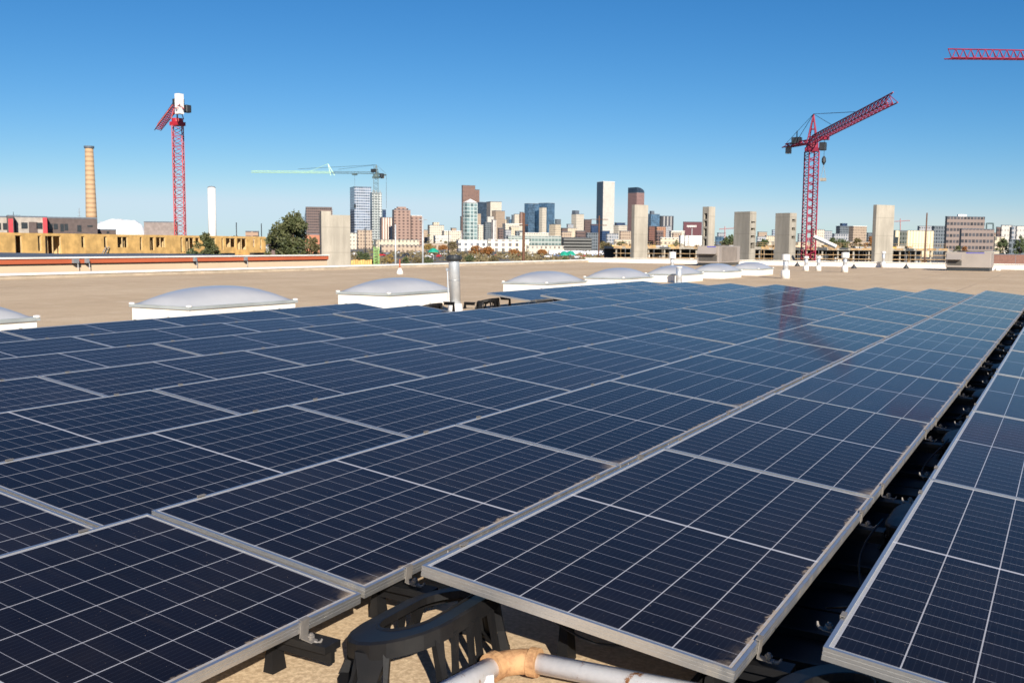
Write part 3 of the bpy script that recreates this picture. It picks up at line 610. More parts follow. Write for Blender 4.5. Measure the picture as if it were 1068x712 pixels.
apart('narrow red stair tower beside the dark brown apartment block', 44.5, 49, 227, 176, M_REDP, [], s=44.5)
apart('dark brown apartment block in front of the striped chimney', 48, 101, 227.5, 180, M_STUC2, [(.04, .7, 1, 1, 0), (.14, .7, 1, 1, 0), (.27, .6, 1, 1.4, 0), (.35, .6, 1, 1.2, 0), (.60, .7, 1.2, 1.2, 0), (.80, .9, 1.2, .3, 0), (.84, .6, 3, .4, 0)], s=48)
apart('low dark shed right of the dark brown apartment block', 101, 121, 240, 200, M_STUC2, [(.5, .5, .2, .5, 0)], s=101)
apart('plain grey brown block below the left red crane', 150, 185, 232, 240, plain('taupe_block', (.27, .22, .20), .8), [(.05, 1.4, 1.2, 1.6, 0), (.05, 1.2, 4, 1.2, 0), (.25, .7, .6, .5, 0)], s=151)
apart('small brown flat building right of the white silo', 256, 270, 241.5, 420, f_('brownband', (.34, .22, .15), (.12, .09, .08), 2.2, 3, .4, .8), [], s=257)
apart('small dark brown building left of the big conifer', 279, 288, 244, 380, C_dkbr, [], s=280)
apart('orange brick building peeking right of the big conifer', 318, 334, 245, 260, plain('orange_brick', (.42, .17, .10), .8), [(.6, 1.5, 1.2, 1.2, 0)], s=319)
apart('brown tower edge left of the conifer top', 298, 304, 228, 900, C_dkbr, [], s=299)
B('warehouse_block', 'grey metal box structure between timber building and conifer', 266, 281, 257, 150, M_GREYM, s=267, a=10)
# white tarp mound
t = None; g = MB(); n1_, n2_ = 26, 8; Cc = gz(126, 330); rw, rd = 8.8, 7; Htop = W(126, 229.5, 330).z-GZ
vs = []
for j in range(n2_+1):
    for i in range(n1_):
        th = 2*math.pi*i/n1_; q = math.cos(j/n2_*math.pi/2)**.6; zz = math.sin(j/n2_*math.pi/2)**.8
        k = 1+.03*rnd.uniform(-1, 1); vs.append((rw*q*math.cos(th)*k, rd*q*math.sin(th)*k, Htop*(.5+.5*zz)*(1+.035*rnd.uniform(-1, 1)) if j else 0))
fs = [(j*n1_+i, j*n1_+(i+1) % n1_, (j+1)*n1_+(i+1) % n1_, (j+1)*n1_+i) for j in range(n2_) for i in range(n1_)] + [tuple(range(n2_*n1_, (n2_+1)*n1_))]
o = g.add(vs, fs).build('fabric_dome', plain('white_tarp', (.80, .80, .80), .7, 0, .06, .2), smooth=True); o.location = Cc; o.rotation_euler.z = YAW
tag(o, 'white fabric covered mound behind the yellow framed building', 'dome tent')

# striped chimney
M_CH1 = N('banded_brick_chimney'); tc = M_CH1.obj(); x, y, z = M_CH1.sep(tc); fz = M_CH1.math('LESS_THAN', M_CH1.math('FRACT', M_CH1.math('DIVIDE', z, 2.3)), .42)
cc = M_CH1.mix(fz, (.46, .30, .16), (.30, .175, .09)); cc = M_CH1.mix(M_CH1.math('MULTIPLY', M_CH1.noise(tc, 1.2, 5), .5), cc, (.48, .36, .24)); M_CH = M_CH1.done(cc, .85)
ch = gz(96.5, 500); htop = W(93.5, 153.5, 500).z-GZ
t = empty('chimney', ch); tag(t, 'tall tapering buff brick chimney with darker bands', 'chimney')
MB().lathe([(3.0, 0), (2.7, htop*.3), (1.95, htop)], n=20).build('stack', M_CH, t, smooth=True); MB().lathe([(2.3, htop-.6), (2.4, htop-.5), (2.4, htop+.5), (1.7, htop+.5), (1.7, htop-1)], n=20).build('cap', M_DKROOF, t)
si = gz(222, 380); ht = W(222, 196, 380).z-GZ
t = empty('silo', si); tag(t, 'slim white cylindrical silo rising over the yellow framed building', 'silo')
MB().lathe([(1.5, 0), (1.5, ht)], n=20).build('shell', M_WHITE, t, smooth=True); MB().lathe([(1.55, ht), (1.2, ht+.5), (.2, ht+.7)], n=20).build('cap', M_GREYM, t)

# ================================================================== CRANES
def truss(g, p, q, w_, h_, n, r, tri=True, r_d=None):
    p = Vector(p); q = Vector(q); d = (q-p).normalized(); side = d.cross(Vector((0, 0, 1))).normalized(); u = side.cross(d).normalized()
    rd_ = r_d or r*.6
    offs = [-side*w_/2, side*w_/2, u*h_] if tri else [-side*w_/2-u*h_/2, side*w_/2-u*h_/2, side*w_/2+u*h_/2, -side*w_/2+u*h_/2]
    for o in offs: g.bar(p+o, q+o, r)
    L = (q-p).length
    for i in range(n):
        a = p+d*(L*i/n); b = p+d*(L*(i+1)/n)
        for j in range(len(offs)):
            o1, o2 = offs[j], offs[(j+1) % len(offs)]
            g.bar(a+o1, b+o2 if i % 2 else b+o2, rd_, cap=False); g.bar(a+o1, a+o2, rd_, cap=False)
def mast(g, base, top, w_, n, r):
    base = Vector(base); top = Vector(top); a = YAW+R(9); ex = Vector((math.cos(a), math.sin(a), 0)); ey = Vector((-ex.y, ex.x, 0)); hgt = top.z-base.z
    cs = [(ex*sx+ey*sy)*w_/2 for sx, sy in ((-1, -1), (1, -1), (1, 1), (-1, 1))]
    for c in cs: g.bar(base+c, base+c+Vector((0, 0, hgt)), r)
    for i in range(n):
        z0 = Vector((0, 0, hgt*i/n)); z1 = Vector((0, 0, hgt*(i+1)/n)); zm = (z0+z1)/2
        for j in range(4):
            c1, c2 = cs[j], cs[(j+1) % 4]; g.bar(base+c1+z0, base+c2+z0, r*.34, cap=False); g.bar(base+c1+z0, base+c2+zm, r*.42, cap=False); g.bar(base+c2+zm, base+c1+z1, r*.42, cap=False)
def crane(label, mpx, depth, ytop, apex, tip, tipd, cend, cendd, mat, mw=2.0, mr=None, jr=(.10, .16), lower=None, jib2=None, n=17, cab=1, hook=None, jt=(1.3, 1.3), rdz=0):
    b = gz(mpx, depth); top = W(mpx, ytop, depth); top = Vector((b.x, b.y, top.z))
    t = empty('tower_crane', b); tag(t, label, 'tower crane'); O = -b
    def L_(v): return Vector(v)-b
    g = MB(); mast(g, L_(b), L_(top), mw, n, mr or .13); g.build('mast', mat, t)
    if lower:
        g = MB(); hz = W(mpx, lower[0], depth).z; mast(g, L_(b), Vector((0, 0, hz-GZ)), mw*1.12, 6, .12); g.build('mast_base', lower[1], t)
    g = MB(); z0 = top.z-GZ; g.cbox((0, 0, z0+.3), (mw*1.15, mw*1.15, .7)); g.lathe([(mw*.6, z0+.65), (mw*.6, z0+1.3)], n=12); g.build('slewing_ring', mat, t)
    Tip = W(*tip, tipd); Ce = W(*cend, cendd); Ap = W(*apex, depth)
    root = Vector((0, 0, z0+1.5+rdz))
    g = MB(); base4 = [Vector((sx*.8, sy*.8, z0+1.2)) for sx, sy in ((-1, -1), (1, -1), (1, 1), (-1, 1))]; ap = L_(Ap)
    for q in base4: g.bar(q, ap, .11)
    for k in (.25, .5, .75):
        rg = [q.lerp(ap, k) for q in base4]
        for j in range(4): g.bar(rg[j], rg[(j+1) % 4], .07)
    g.build('tower_head', mat, t)
    tp = L_(Tip); ce = L_(Ce)
    nj = max(10, int((tp-root).length/1.8))
    if jib2:
        mid = root.lerp(tp, jib2[0]); g = MB(); truss(g, root, mid, *jt, int(nj*jib2[0]), jr[0]); g.build('jib', mat, t)
        g = MB(); truss(g, mid, tp, *jt, int(nj*(1-jib2[0])), jr[0]); tag(g.build('jib', jib2[1], t), 'pale green outer half of the jib')
    else:
        g = MB(); truss(g, root, tp, *jt, nj, .10); g.build('jib', mat, t)
    g = MB(); truss(g, root, ce, jt[0], jt[1]*.5, 6, .11); g.build('counter_jib', mat, t)
    g = MB(); d = (root-ce).normalized(); c = ce+d*1.2
    g.cbox((c.x, c.y, c.z-(.6 if cab != 2 else -.7)), (1.1, 1.1, 3.6) if cab == 2 else (.9, .9, 1.2)); g.build('counterweight', M_CONC2 if cab != 2 else M_WHITE, t)
    g = MB(); c = ce+d*4; g.cbox((c.x, c.y, c.z+.9), (1.6, 1.4, 1.1)); g.bar(c+Vector((0, 0, 1.4)), c+Vector((0, 0, 2.6)), .1); g.build('winch', M_DARK, t)
    sd = d.cross(Vector((0, 0, 1))).normalized()
    g = MB(); c = root+rth*1.9-Vector((0, 0, .9)); g.cbox(c+Vector((0, 0, .3)), (1.1, 1.2, 1.4)); g.build('cab', M_DARK, t, bevel=.1)
    g = MB(); g.bar(ap, root.lerp(tp, .62)+Vector((0, 0, 1.3)), .045); g.bar(ap, root.lerp(tp, .3)+Vector((0, 0, 1.3)), .045); g.bar(ap, ce+Vector((0, 0, .6)), .045); g.bar(ap, ce+d*3, .045); g.build('stay_cable', M_DARK, t)
    if hook:
        k, ln = hook; q = root.lerp(tp, k)
        g = MB(); g.cbox((q.x, q.y, q.z-.3), (1.3, 1.3, .5)); g.build('trolley', mat, t)
        g = MB(); g.bar(q, q-Vector((0, 0, ln)), .035); g.build('hoist_cable', M_DARK, t)
        g = MB(); g.lathe([(.1, -ln*1-.0), (.35, -ln-.4), (.35, -ln-1.0), (.08, -ln-1.5)], (q.x, q.y, q.z), 8); g.build('hook_block', M_DARK, t)
        return t, b+q-Vector((0, 0, ln+1.5))
    return t, None
tc_, hk = crane('big magenta red tower crane with its jib rising right over the city', 843, 176, 158, (848.5, 119), (931, 107), 130, (819, 154), 185, M_MAG, 1.8, hook=(.20, 3.2))
g = MB(); p = hk; g.cbox((p.x, p.y, p.z-2.4), (.9, .8, .5)); g.bar(p, p+Vector((-.4, 0, -2.2)), .03); g.bar(p, p+Vector((.4, 0, -2.2)), .03); tag(g.build('concrete_skip', M_CONC), 'small pale skip hanging from the big red crane hook', 'skip')
crane('red tower crane at left seen along its jib with white counterweight', 188.5, 190, 131, (184, 102), (164.5, 136), 215, (187.5, 113), 182, M_RED, 1.8, n=15, cab=2, rdz=2.2)
crane('thin navy and green tower crane in front of the unfinished tower', 392.5, 330, 186, (392.5, 172), (262, 180), 330, (402.5, 183), 331, M_TEAL, 1.5, mr=.085, jr=(.06, .1), lower=(257.5, M_GRN), jib2=(.36, M_GRNP), hook=(.17, 10), jt=(.8, .6))
q = W(345, 183, 330); g = MB(); g.bar(q, W(342, 171, 330), .12); g.bar(W(349, 183, 330), W(342, 171, 330), .12); g.bar(W(342, 171, 330), W(320, 180, 330), .05); tag(g.build('jib_mast', M_GRNP), 'small pale green A-frame standing on the long green jib', 'crane part')
g = MB(); g.bar(W(403, 182, 331), W(403, 217, 331), .06); tag(g.build('hanging_cable', M_DARK), 'thin cable hanging from the short end of the green crane', 'cable')
crane('magenta crane jib entering at the upper right corner of the photo', 1240, 190, 72, (1240, 20), (989, 61), 150, (1300, 75), 196, M_MAG, 2.0, jt=(1.3, 1.35))
for px, py, dd, lb in ((756, 236, 1400, 'tiny far crane between third and fourth concrete shafts'), (939, 228, 1500, 'tiny far pink crane above the cream ribbed mill')):
    g = MB(); q = gz(px, dd); q1 = W(px, py, dd); g.bar(q, q1, .7); g.bar(W(px-6, py+3, dd), W(px+10, py+2, dd), .6); tag(g.build('far_crane', plain('faded_red', (.42, .22, .22), .7)), lb, 'tower crane')

# ================================================================== POLES
M_WOOD = plain('brown_pole_timber', (.13, .06, .035), .85); M_LT = plain('pale_pole', (.52, .55, .56), .5, .3)
def pole(label, px, ytop, depth, r, mat, arms=(), name='utility_pole', cat='utility pole'):
    b = gz(px, depth); top = W(px, ytop, depth); t = empty(name, b); tag(t, label, cat, None); h = top.z-GZ
    MB().lathe([(r*1.15, 0), (r*.8, h)], n=10).build('post', mat, t, smooth=True)
    ang = YAW
    for z, hl in arms:
        MB().bar(Vector((-math.cos(ang)*hl, -math.sin(ang)*hl, h-z)), Vector((math.cos(ang)*hl, math.sin(ang)*hl, h-z)), r*.4).build('crossarm', mat, t)
    return t
pole('thick brown timber pole in front of the blue glass towers', 546, 222, 130, .20, M_WOOD, [(1.6, .6)])
pole('dark timber pole with two crossarms before the tall white tower', 624.5, 225, 190, .15, M_WOOD, [(.7, 1.7), (1.8, 1.5)])
pole('dark timber pole in front of the cream ribbed mill', 965, 222, 150, .12, M_WOOD)
pole('pale metal pole left of the galvanised flue', 441, 226, 200, .17, M_LT, [(.6, .9)], 'light_pole', 'light pole')
pole('shorter pale pole right of the green mast base', 412.5, 234, 200, .17, M_LT, [], 'light_pole', 'light pole')
pole('thin dark pole behind the big conifer, left of it', 273, 233, 260, .14, M_DARK)
pole('thin dark pole just right of the white silo', 247, 232, 300, .16, M_DARK)
pole('thin pole in front of the low blocks left of the crane mast', 381, 237, 400, .2, M_DARK, [(.8, .7)])
pole('short thin lamp post left of the cream stepped hotel', 468, 240, 500, .22, M_DARK)
pole('thin dark lamp post in front of the white warehouse', 714, 243, 230, .13, M_DARK)
pole('thin dark lamp post right beside the one before white warehouse', 717.5, 246, 230, .10, M_DARK)
pole('thin grey mast on the roofs at far left', 15.5, 221, 180, .06, M_DARK, [(.6, 1.2)])
pole('thin antenna mast left of the striped chimney', 84, 217, 185, .06, M_GREYM, [(.8, .3), (1.5, .4)])

# ================================================================== TREES, SHRUBS
def leafmat(name, c1, c2):
    m = N(name); oi = m.noise(m.obj(), 1.1, 3); n2 = m.noise(m.obj(), 9, 2); c = m.mix(m.ramp(oi, .35, .65), c1, c2); c = m.mix(n2, mul(c1, .7), c); return m.done(c, .7)
L_CON = leafmat('conifer_needles', (.055, .07, .02), (.13, .125, .04)); L_OLV = leafmat('olive_leaves', (.10, .085, .03), (.15, .10, .04))
L_AUT = leafmat('autumn_leaves', (.24, .085, .02), (.30, .15, .03)); L_GRN = leafmat('green_leaves', (.05, .075, .025), (.09, .11, .035)); L_YEL = leafmat('yellow_leaves', (.28, .18, .04), (.20, .15, .05))
def tree(label, px, ytop, depth, width, mat, kind='round', n=2200, leaf=.22, cat='tree', name='tree', hvis=None, seed=0, group=None):
    rr = random.Random(seed*31+int(px)); b = gz(px, depth); h = W(px, ytop, depth).z-GZ
    t = empty(name, b); tag(t, label, cat, group)
    g = MB(); g.tube([(0, 0, 0), (.1, 0, h*.35), (-.05, .05, h*.7), (0, 0, h*.93)], [width*.05+.08, width*.04+.05, width*.02+.03, .02], 7)
    for i in range(7):
        z = h*(.35+.08*i); a = rr.uniform(0, 6.28); l = width*.35*(1-i*.08); g.bar((0, 0, z), (math.cos(a)*l, math.sin(a)*l, z+l*.5), .06+width*.008, .02, 5)
    g.build('trunk', plain('bark', (.09, .06, .04), .9) if 'bark' not in bpy.data.materials else bpy.data.materials['bark'], t)
    clumps = []
    z0 = h*(.30 if hvis is None else hvis); nc = 46 if kind != 'cone' else 60
    for i in range(nc):
        f = rr.random(); a = rr.uniform(0, 6.28)
        if kind == 'cone': rad = width/2*(1-f)**.75*(.7+.45*rr.random())+.15; z = z0+(h-z0)*f; rc = rad*rr.uniform(.3, 1)
        else: prof = math.sin(math.pi*min(1, .16+f*.84))**.6; rad = width/2*prof; z = z0+(h-z0)*f*.96; rc = rad*rr.uniform(.35, .95)
        clumps.append((rc*math.cos(a), rc*math.sin(a), z, width*rr.uniform(.10, .17)*(1 if kind != 'cone' else (1.1-f*.7))))
    g = MB()
    for i in range(n):
        cx_, cy_, cz_, cr = rr.choice(clumps)
        v = Vector((rr.gauss(0, 1), rr.gauss(0, 1), rr.gauss(0, .8))); v = v.normalized()*cr*rr.random()**.45
        c = Vector((cx_, cy_, cz_))+v; a = Vector((rr.gauss(0, 1), rr.gauss(0, 1), rr.gauss(0, 1))).normalized(); b_ = a.orthogonal().normalized(); k = leaf*rr.uniform(.6, 1.3)
        g.add([c-a*k*.5, c+b_*k*.35, c+a*k*.5, c-b_*k*.35], [(0, 1, 2, 3)])
    g.build('crown', mat, t); return t
tree('big bushy conifer rising beside the wide concrete shaft', 306, 225.5, 92, 5.4, L_CON, 'round', 9000, .24, hvis=.45, seed=1)
tree('rounded olive green tree at the right side of the big conifer', 328, 248, 90, 1.9, L_OLV, 'round', 1600, .2, hvis=.6, seed=2)
tree('small green bush at the left foot of the big conifer', 289, 240, 95, 2.6, L_CON, 'round', 2200, .22, hvis=.55, seed=3)
tree('small dark pine in front of the yellow framed building', 215, 243.5, 84, 2.3, L_CON, 'round', 4200, .18, hvis=.5, seed=4)
tree('tiny shrub left of the small dark pine', 200, 259.5, 86, 1.4, L_GRN, 'round', 700, .16, hvis=.85, cat='shrub', name='shrub')
spec = [(497, 257, 520, 9, L_AUT, 'orange brown autumn tree left of the two under the glass towers'), (509, 258.5, 520, 8, L_AUT, 'rusty autumn tree beside the orange brown one'), (536, 261, 560, 7, L_AUT, 'autumn shrub just left of the thick brown pole'), (565, 260.5, 560, 6, L_AUT, 'reddish tree right of the thick brown pole'),
 (375, 263, 240, 3.8, L_GRN, 'dark green tree right of the wide concrete shaft'), (382, 264, 240, 3.0, L_GRN, 'lower green shrub beside the dark green tree'), (407, 265.5, 300, 3.4, L_YEL, 'yellow shrub right of the green mast base'), (423, 268.5, 260, 2.6, L_GRN, 'green shrub right of the shorter pale pole'),
 (436, 268, 260, 3.0, L_OLV, 'olive shrub left of the pale metal pole'), (446, 268, 300, 3.4, L_GRN, 'green shrub behind the pale metal pole'), (490, 266.5, 330, 4.0, L_GRN, 'dark green bush right of the galvanised flue'), (515, 267, 330, 3.6, L_OLV, 'olive bush under the rusty autumn tree'),
 (472, 252, 700, 8, L_OLV, 'olive tree before the tan brick buildings'), (447, 255, 700, 10, L_YEL, 'yellow tree before the tan brick buildings'), (462, 256, 690, 8, L_AUT, 'amber tree left of the olive tree'), (634, 253, 520, 8, L_OLV, 'olive tree left below the tall white tower'), (649, 252, 520, 8, L_GRN, 'green tree left of the second concrete shaft'),
 (706, 251, 500, 7, L_GRN, 'green tree left of the white warehouse'), (763, 246, 420, 7, L_GRN, 'dense green tree left of the fourth concrete shaft'), (757, 248, 430, 6, L_CON, 'dark green tree next to the dense green one'), (878, 249, 420, 8, L_GRN, 'green tree left of the tan block'), (908, 247, 420, 6, L_AUT, 'orange tree left of the last concrete shaft'),
 (893, 249, 430, 7, L_OLV, 'olive tree in front of the tan block'), (999, 256, 300, 3.6, L_CON, 'dark round tree in front of the large brown office'), (1006, 256, 310, 2.4, L_AUT, 'slim orange tree in front of the large brown office'), (1064, 247, 450, 7, L_GRN, 'green tree at the right edge of the photo'), (1046, 249, 460, 6, L_GRN, 'green tree right of the brown office wing'),
 (797, 249, 420, 6, L_GRN, 'green tree right of the fourth concrete shaft'), (868, 248, 430, 6, L_GRN, 'green tree right of the big red crane'), (589, 268, 300, 2.4, L_GRN, 'small green shrub below the green canopy')]
for i, (px, yt, dd, wd, mt, lb) in enumerate(spec):
    near = dd < 400
    tree(lb, px, yt, dd, wd, mt, 'round', 900, .3 if near else .75, hvis=.35, seed=i+10, name='tree' if 'shrub' not in lb and 'bush' not in lb else 'shrub', cat='tree' if 'shrub' not in lb and 'bush' not in lb else 'shrub')
# far tree belt: uncountable mass behind the low blocks
g = MB(); rr = random.Random(5)
for i in range(9000):
    px = rr.uniform(-40, 1110); dd = rr.uniform(1300, 2100); q = gz(px, dd); z = GZ+abs(rr.gauss(0, 4.5))+1
    k = rr.uniform(1.2, 2.6); c = Vector((q.x, q.y, z)); a = Vector((rr.gauss(0, 1), rr.gauss(0, 1), rr.gauss(0, 1))).normalized(); b_ = a.orthogonal()
    g.add([c-a*k, c+b_*k, c+a*k, c-b_*k], [(0, 1, 2, 3)])
tag(g.build('far_trees', leafmat('mixed_far_leaves', (.09, .09, .035), (.20, .13, .05))), 'low belt of mixed green and autumn trees across the distant city', 'trees', kind='stuff')

g = MB(); rr = random.Random(15)
cl_ = [(rr.uniform(368, 640), rr.uniform(330, 680), rr.uniform(1.5, 4.5)) for i in range(90)]
for i in range(7000):
    px, dd, sz = rr.choice(cl_); q = gz(px, dd); k = rr.uniform(.25, .6)
    c = q + Vector((rr.gauss(0, sz*.6), rr.gauss(0, sz*.6), abs(rr.gauss(0, sz*.28))+.2)); a = Vector((rr.gauss(0, 1), rr.gauss(0, 1), rr.gauss(0, 1))).normalized(); b_ = a.orthogonal()
    g.add([c-a*k, c+b_*k*.7, c+a*k, c-b_*k*.7], [(0, 1, 2, 3)])
tag(g.build('roadside_scrub', leafmat('dry_scrub', (.20, .15, .07), (.10, .09, .04))), 'dry low scrub scattered around the parking lot', 'scrub', kind='stuff')
# green canopies and small site items
M_TEALC = plain('teal_canvas', (.01, .30, .20), .7)
for px, py, lb in ((452, 258.5, 'teal canopy in the parking lot left of the flue'), (588.5, 262, 'teal canopy, left one of the pair beside the trailer row'), (595, 261.5, 'teal canopy, right one of the pair beside the trailer row')):
    q = gz(px, 430); zt2 = W(px, py, 430).z
    t = empty('canopy', q); tag(t, lb, 'canopy'); hc = zt2-GZ
    MB().lathe([(2.4, hc-1.9), (2.3, hc-1.5), (1.2, hc-.4), (.1, hc)], n=10).build('canvas', M_TEALC, t); MB().bar((0, 0, 0), (0, 0, hc-1), .15).build('post', M_GREYM, t)
g = MB(); q0, q1 = gz(366, 130), gz(388, 130); zt3 = W(377, 271.5, 130).z
d = (q1-q0); n_ = 9
t = empty('timber_hoarding', q0, math.atan2(d.y, d.x)); tag(t, 'yellow timber hoarding right of the wide concrete shaft', 'hoarding')
for i in range(n_): MB().box((d.length*i/n_, 0, 0), (d.length*(i+.86)/n_, .1, zt3-GZ+.05*(i % 3))).build('board', M_OSB, t)
# parked cars
def car_proto():
    root = empty('parked_car'); g = MB()
    prof = [(-2.2, .35), (-2.2, .85), (-1.9, .95), (-1.3, 1.0), (-.7, 1.45), (.7, 1.47), (1.4, 1.0), (2.1, .85), (2.25, .6), (2.2, .35)]
    k = len(prof); vs = [(x_, s_*(.88 if z_ < 1.1 else .7), z_) for s_ in (-1, 1) for x_, z_ in prof]
    g.add(vs, [(i, (i+1) % k, k+(i+1) % k, k+i) for i in range(k)]+[tuple(range(k-1, -1, -1)), tuple(range(k, 2*k))])
    b = g.build('body', M_WHITE, root)
    g = MB(); g.box((-.95, -.85, 1.03), (1.0, .85, 1.38)); wd_ = g.build('windows', M_WIN, root)
    ws = [MB().bar((x_, s_*.7, .33), (x_, s_*.93, .33), .33, n=10).build('wheel', M_DARK, root) for x_ in (-1.35, 1.4) for s_ in (-1, 1)]
    return root, b, wd_, ws
croot, cb, cw, cws = car_proto()
paints = [plain('white_car_paint', (.75, .75, .76), .3), plain('silver_car_paint', (.45, .47, .50), .3, .5), plain('red_car_paint', (.45, .03, .03), .3), plain('black_car_paint', (.03, .03, .035), .25), plain('blue_car_paint', (.04, .10, .28), .3), plain('orange_car_paint', (.55, .20, .04), .35)]
pn = ['white', 'silver', 'red', 'black', 'blue', 'orange']
spots = []
rr = random.Random(11)
cx0 = [(370, 560), (398, 520), (405, 600), (415, 650), (424, 540), (430, 600), (436, 690), (448, 560), (455, 640), (458, 500), (463, 590), (474, 520), (480, 640), (486, 560), (500, 600), (512, 470), (520, 560), (527, 500), (533, 620), (541, 540), (556, 500), (564, 590), (572, 520), (582, 560), (602, 500), (610, 540), (618, 480), (632, 520), (640, 500), (650, 470), (494, 480), (506, 540), (445, 470), (418, 480), (604, 590)]
order = [0, 2, 1, 0, 3, 0, 1, 0, 4, 2, 0, 0, 1, 3, 5, 0, 2, 0, 1, 2, 0, 5, 0, 4, 0, 2, 1, 5, 0, 2, 0, 1, 0, 3, 5]
land = {370: 'right of the wide concrete shaft', 398: 'just right of the green mast base', 405: 'behind the yellow shrub', 415: 'behind the shorter pale pole', 418: 'in front of the shorter pale pole', 424: 'right of the shorter pale pole', 430: 'left of the olive shrub', 436: 'far behind the olive shrub', 445: 'right beside the pale metal pole', 448: 'left under the single teal canopy', 455: 'right under the single teal canopy', 458: 'between teal canopy and galvanised flue', 463: 'behind the galvanised flue, left', 474: 'hidden close behind the galvanised flue', 480: 'far behind and right of the flue', 486: 'by the dark green bush right of flue', 494: 'in front of the orange autumn tree', 500: 'behind the orange autumn tree', 506: 'between the two autumn trees', 512: 'in front of the rusty autumn tree', 520: 'right of the rusty autumn tree', 527: 'left of the autumn shrub by the pole', 533: 'far behind the autumn shrub by pole', 541: 'just left of the thick brown pole', 556: 'right of the thick brown pole', 564: 'behind the reddish tree', 572: 'right of the reddish tree', 582: 'left of the paired teal canopies', 602: 'right of the paired teal canopies', 604: 'behind the right one of paired canopies', 610: 'between canopies and crossarm pole', 618: 'just left of the crossarm pole', 632: 'right of the crossarm pole', 640: 'below the grey low building', 650: 'left of the second concrete shaft'}
first = True
for (px, dd), ci in zip(cx0, order):
    # parked on raised lot: height read from picture rows 262-270
    q = gz(px, dd); rz = YAW+rr.choice([0, 0, .3, 1.4, -.25])
    lab = '%s car parked %s' % (pn[ci], land[px])
    if first:
        r, b_ = croot, cb; r.location = q; r.rotation_euler.z = rz; b_.data.materials[0] = paints[ci]; first = False; tag(r, lab, 'car', 'cars parked beyond the roof')
        meshes = {ci: cb.data}
    else:
        r = croot.copy(); COL.objects.link(r); r.location = q; r.rotation_euler.z = rz; tag(r, lab, 'car')
        if ci not in meshes: me = cb.data.copy(); me.materials[0] = paints[ci]; meshes[ci] = me
        c_ = cb.copy(); c_.data = meshes[ci]; COL.objects.link(c_); c_.parent = r
        for q_ in [cw]+cws:
            c_ = q_.copy(); COL.objects.link(c_); c_.parent = r

# ================================================================== ROOF OBJECTS
SKX0, SKX1 = -11.38, -10.03
def dome_mesh(lx, ly, hh, z0):
    g = MB(); nu, nv = 16, 24; vs = []
    for j in range(nv+1):
        for i in range(nu+1):
            u = -1+2*i/nu; v = -1+2*j/nv
            q = max(0, (1-abs(u)**2.3)*(1-abs(v)**2.3))**.62
            vs.append((lx/2+u*(lx/2-.05), ly/2+v*(ly/2-.05), z0+hh*q))
    fs = [(j*(nu+1)+i, j*(nu+1)+i+1, (j+1)*(nu+1)+i+1, (j+1)*(nu+1)+i) for j in range(nv) for i in range(nu)]
    return g.add(vs, fs)
sk_names = ['skylight cut off by the left edge of the photo', 'nearest complete skylight, left of centre over the navy panels', 'skylight just left of the galvanised flue', 'skylight next right of the galvanised flue', 'skylight behind the second, left of the short grey pipe', 'skylight directly behind the short grey pipe', 'skylight in front of the first rooftop air unit', 'farthest skylight of the line, right of the rooftop air unit']
sk = None
for i, (ys, lb) in enumerate(zip([2.95, 7.9, 13.0, 19.75, 24.75, 29.75, 34.6, 39.5], sk_names)):
    lx, ly = SKX1-SKX0, 2.45
    if sk is None:
        t = empty('skylight', (SKX0, ys, 0)); ps = []
        ps.append(MB().box((.03, .03, .002), (lx-.03, ly-.03, .255)).build('curb', M_CURB, t, bevel=.004))
        g = MB(); fr = .07
        for a, b in (((0, 0, .258), (lx, fr, .305)), ((0, ly-fr, .258), (lx, ly, .305)), ((0, fr+.001, .258), (fr, ly-fr-.001, .305)), ((lx-fr, fr+.001, .258), (lx, ly-fr-.001, .305))): g.box(a, b)
        ps.append(g.build('rim', M_CURBF, t))
        g = MB()
        for cx_, cy_ in ((.03, .03), (lx-.03, .03), (lx-.03, ly-.03), (.03, ly-.03)): g.lathe([(.045, .30), (.045, .325), (.02, .33)], (cx_, cy_, 0), 10)
        ps.append(g.build('corner_cap', M_WHITE, t))
        ps.append(dome_mesh(lx, ly, .275, .296).build('dome', M_DOME, t, smooth=True))
        sk = (t, [(p_, []) for p_ in ps]); tag(t, 'white curbed acrylic '+lb, 'skylight', 'domed skylights in a line on the roof')
    else: copy_thing(sk[0], sk[1], (SKX0, ys, 0), label='white curbed acrylic '+lb)

def depth_of(p): return (p-CAM).dot(fwh)
# tall galvanised flue
b = Vector((-8.4, 12.9, 0)); t = empty('flue_pipe', b); tag(t, 'tall galvanised flue pipe on a white base, standing among the panels', 'flue pipe')
MB().lathe([(.155, .002), (.14, .06), (.125, .17)], n=24).build('base', M_CURB, t, smooth=True)
MB().lathe([(.103, .171), (.102, .98), (.102, 1.0)], n=28).build('pipe', M_GALV, t, smooth=True)
g = MB(); g.lathe([(.125, .97), (.15, 1.0), (.155, 1.03), (.14, 1.07), (.05, 1.09)], n=24); 
for i in range(6):
    a = i*math.pi/3; g.bar((math.cos(a)*.145, math.sin(a)*.145, 1.0), (math.cos(a)*.16, math.sin(a)*.16, 1.09), .010)
g.build('cap', M_DARK, t)
g = MB(); g.bar((-.125, -.04, .0), (-.12, -.05, .80), .014, n=8); g.cbox((-.12, -.05, .82), (.04, .04, .05)); g.build('conduit', M_GALV, t)
g = MB(); g.lathe([(.1035, .60), (.1045, .61), (.1035, .62)], n=24); g.build('band', M_GREYM, t)
t.rotation_euler = (0, R(-2.4), 0)
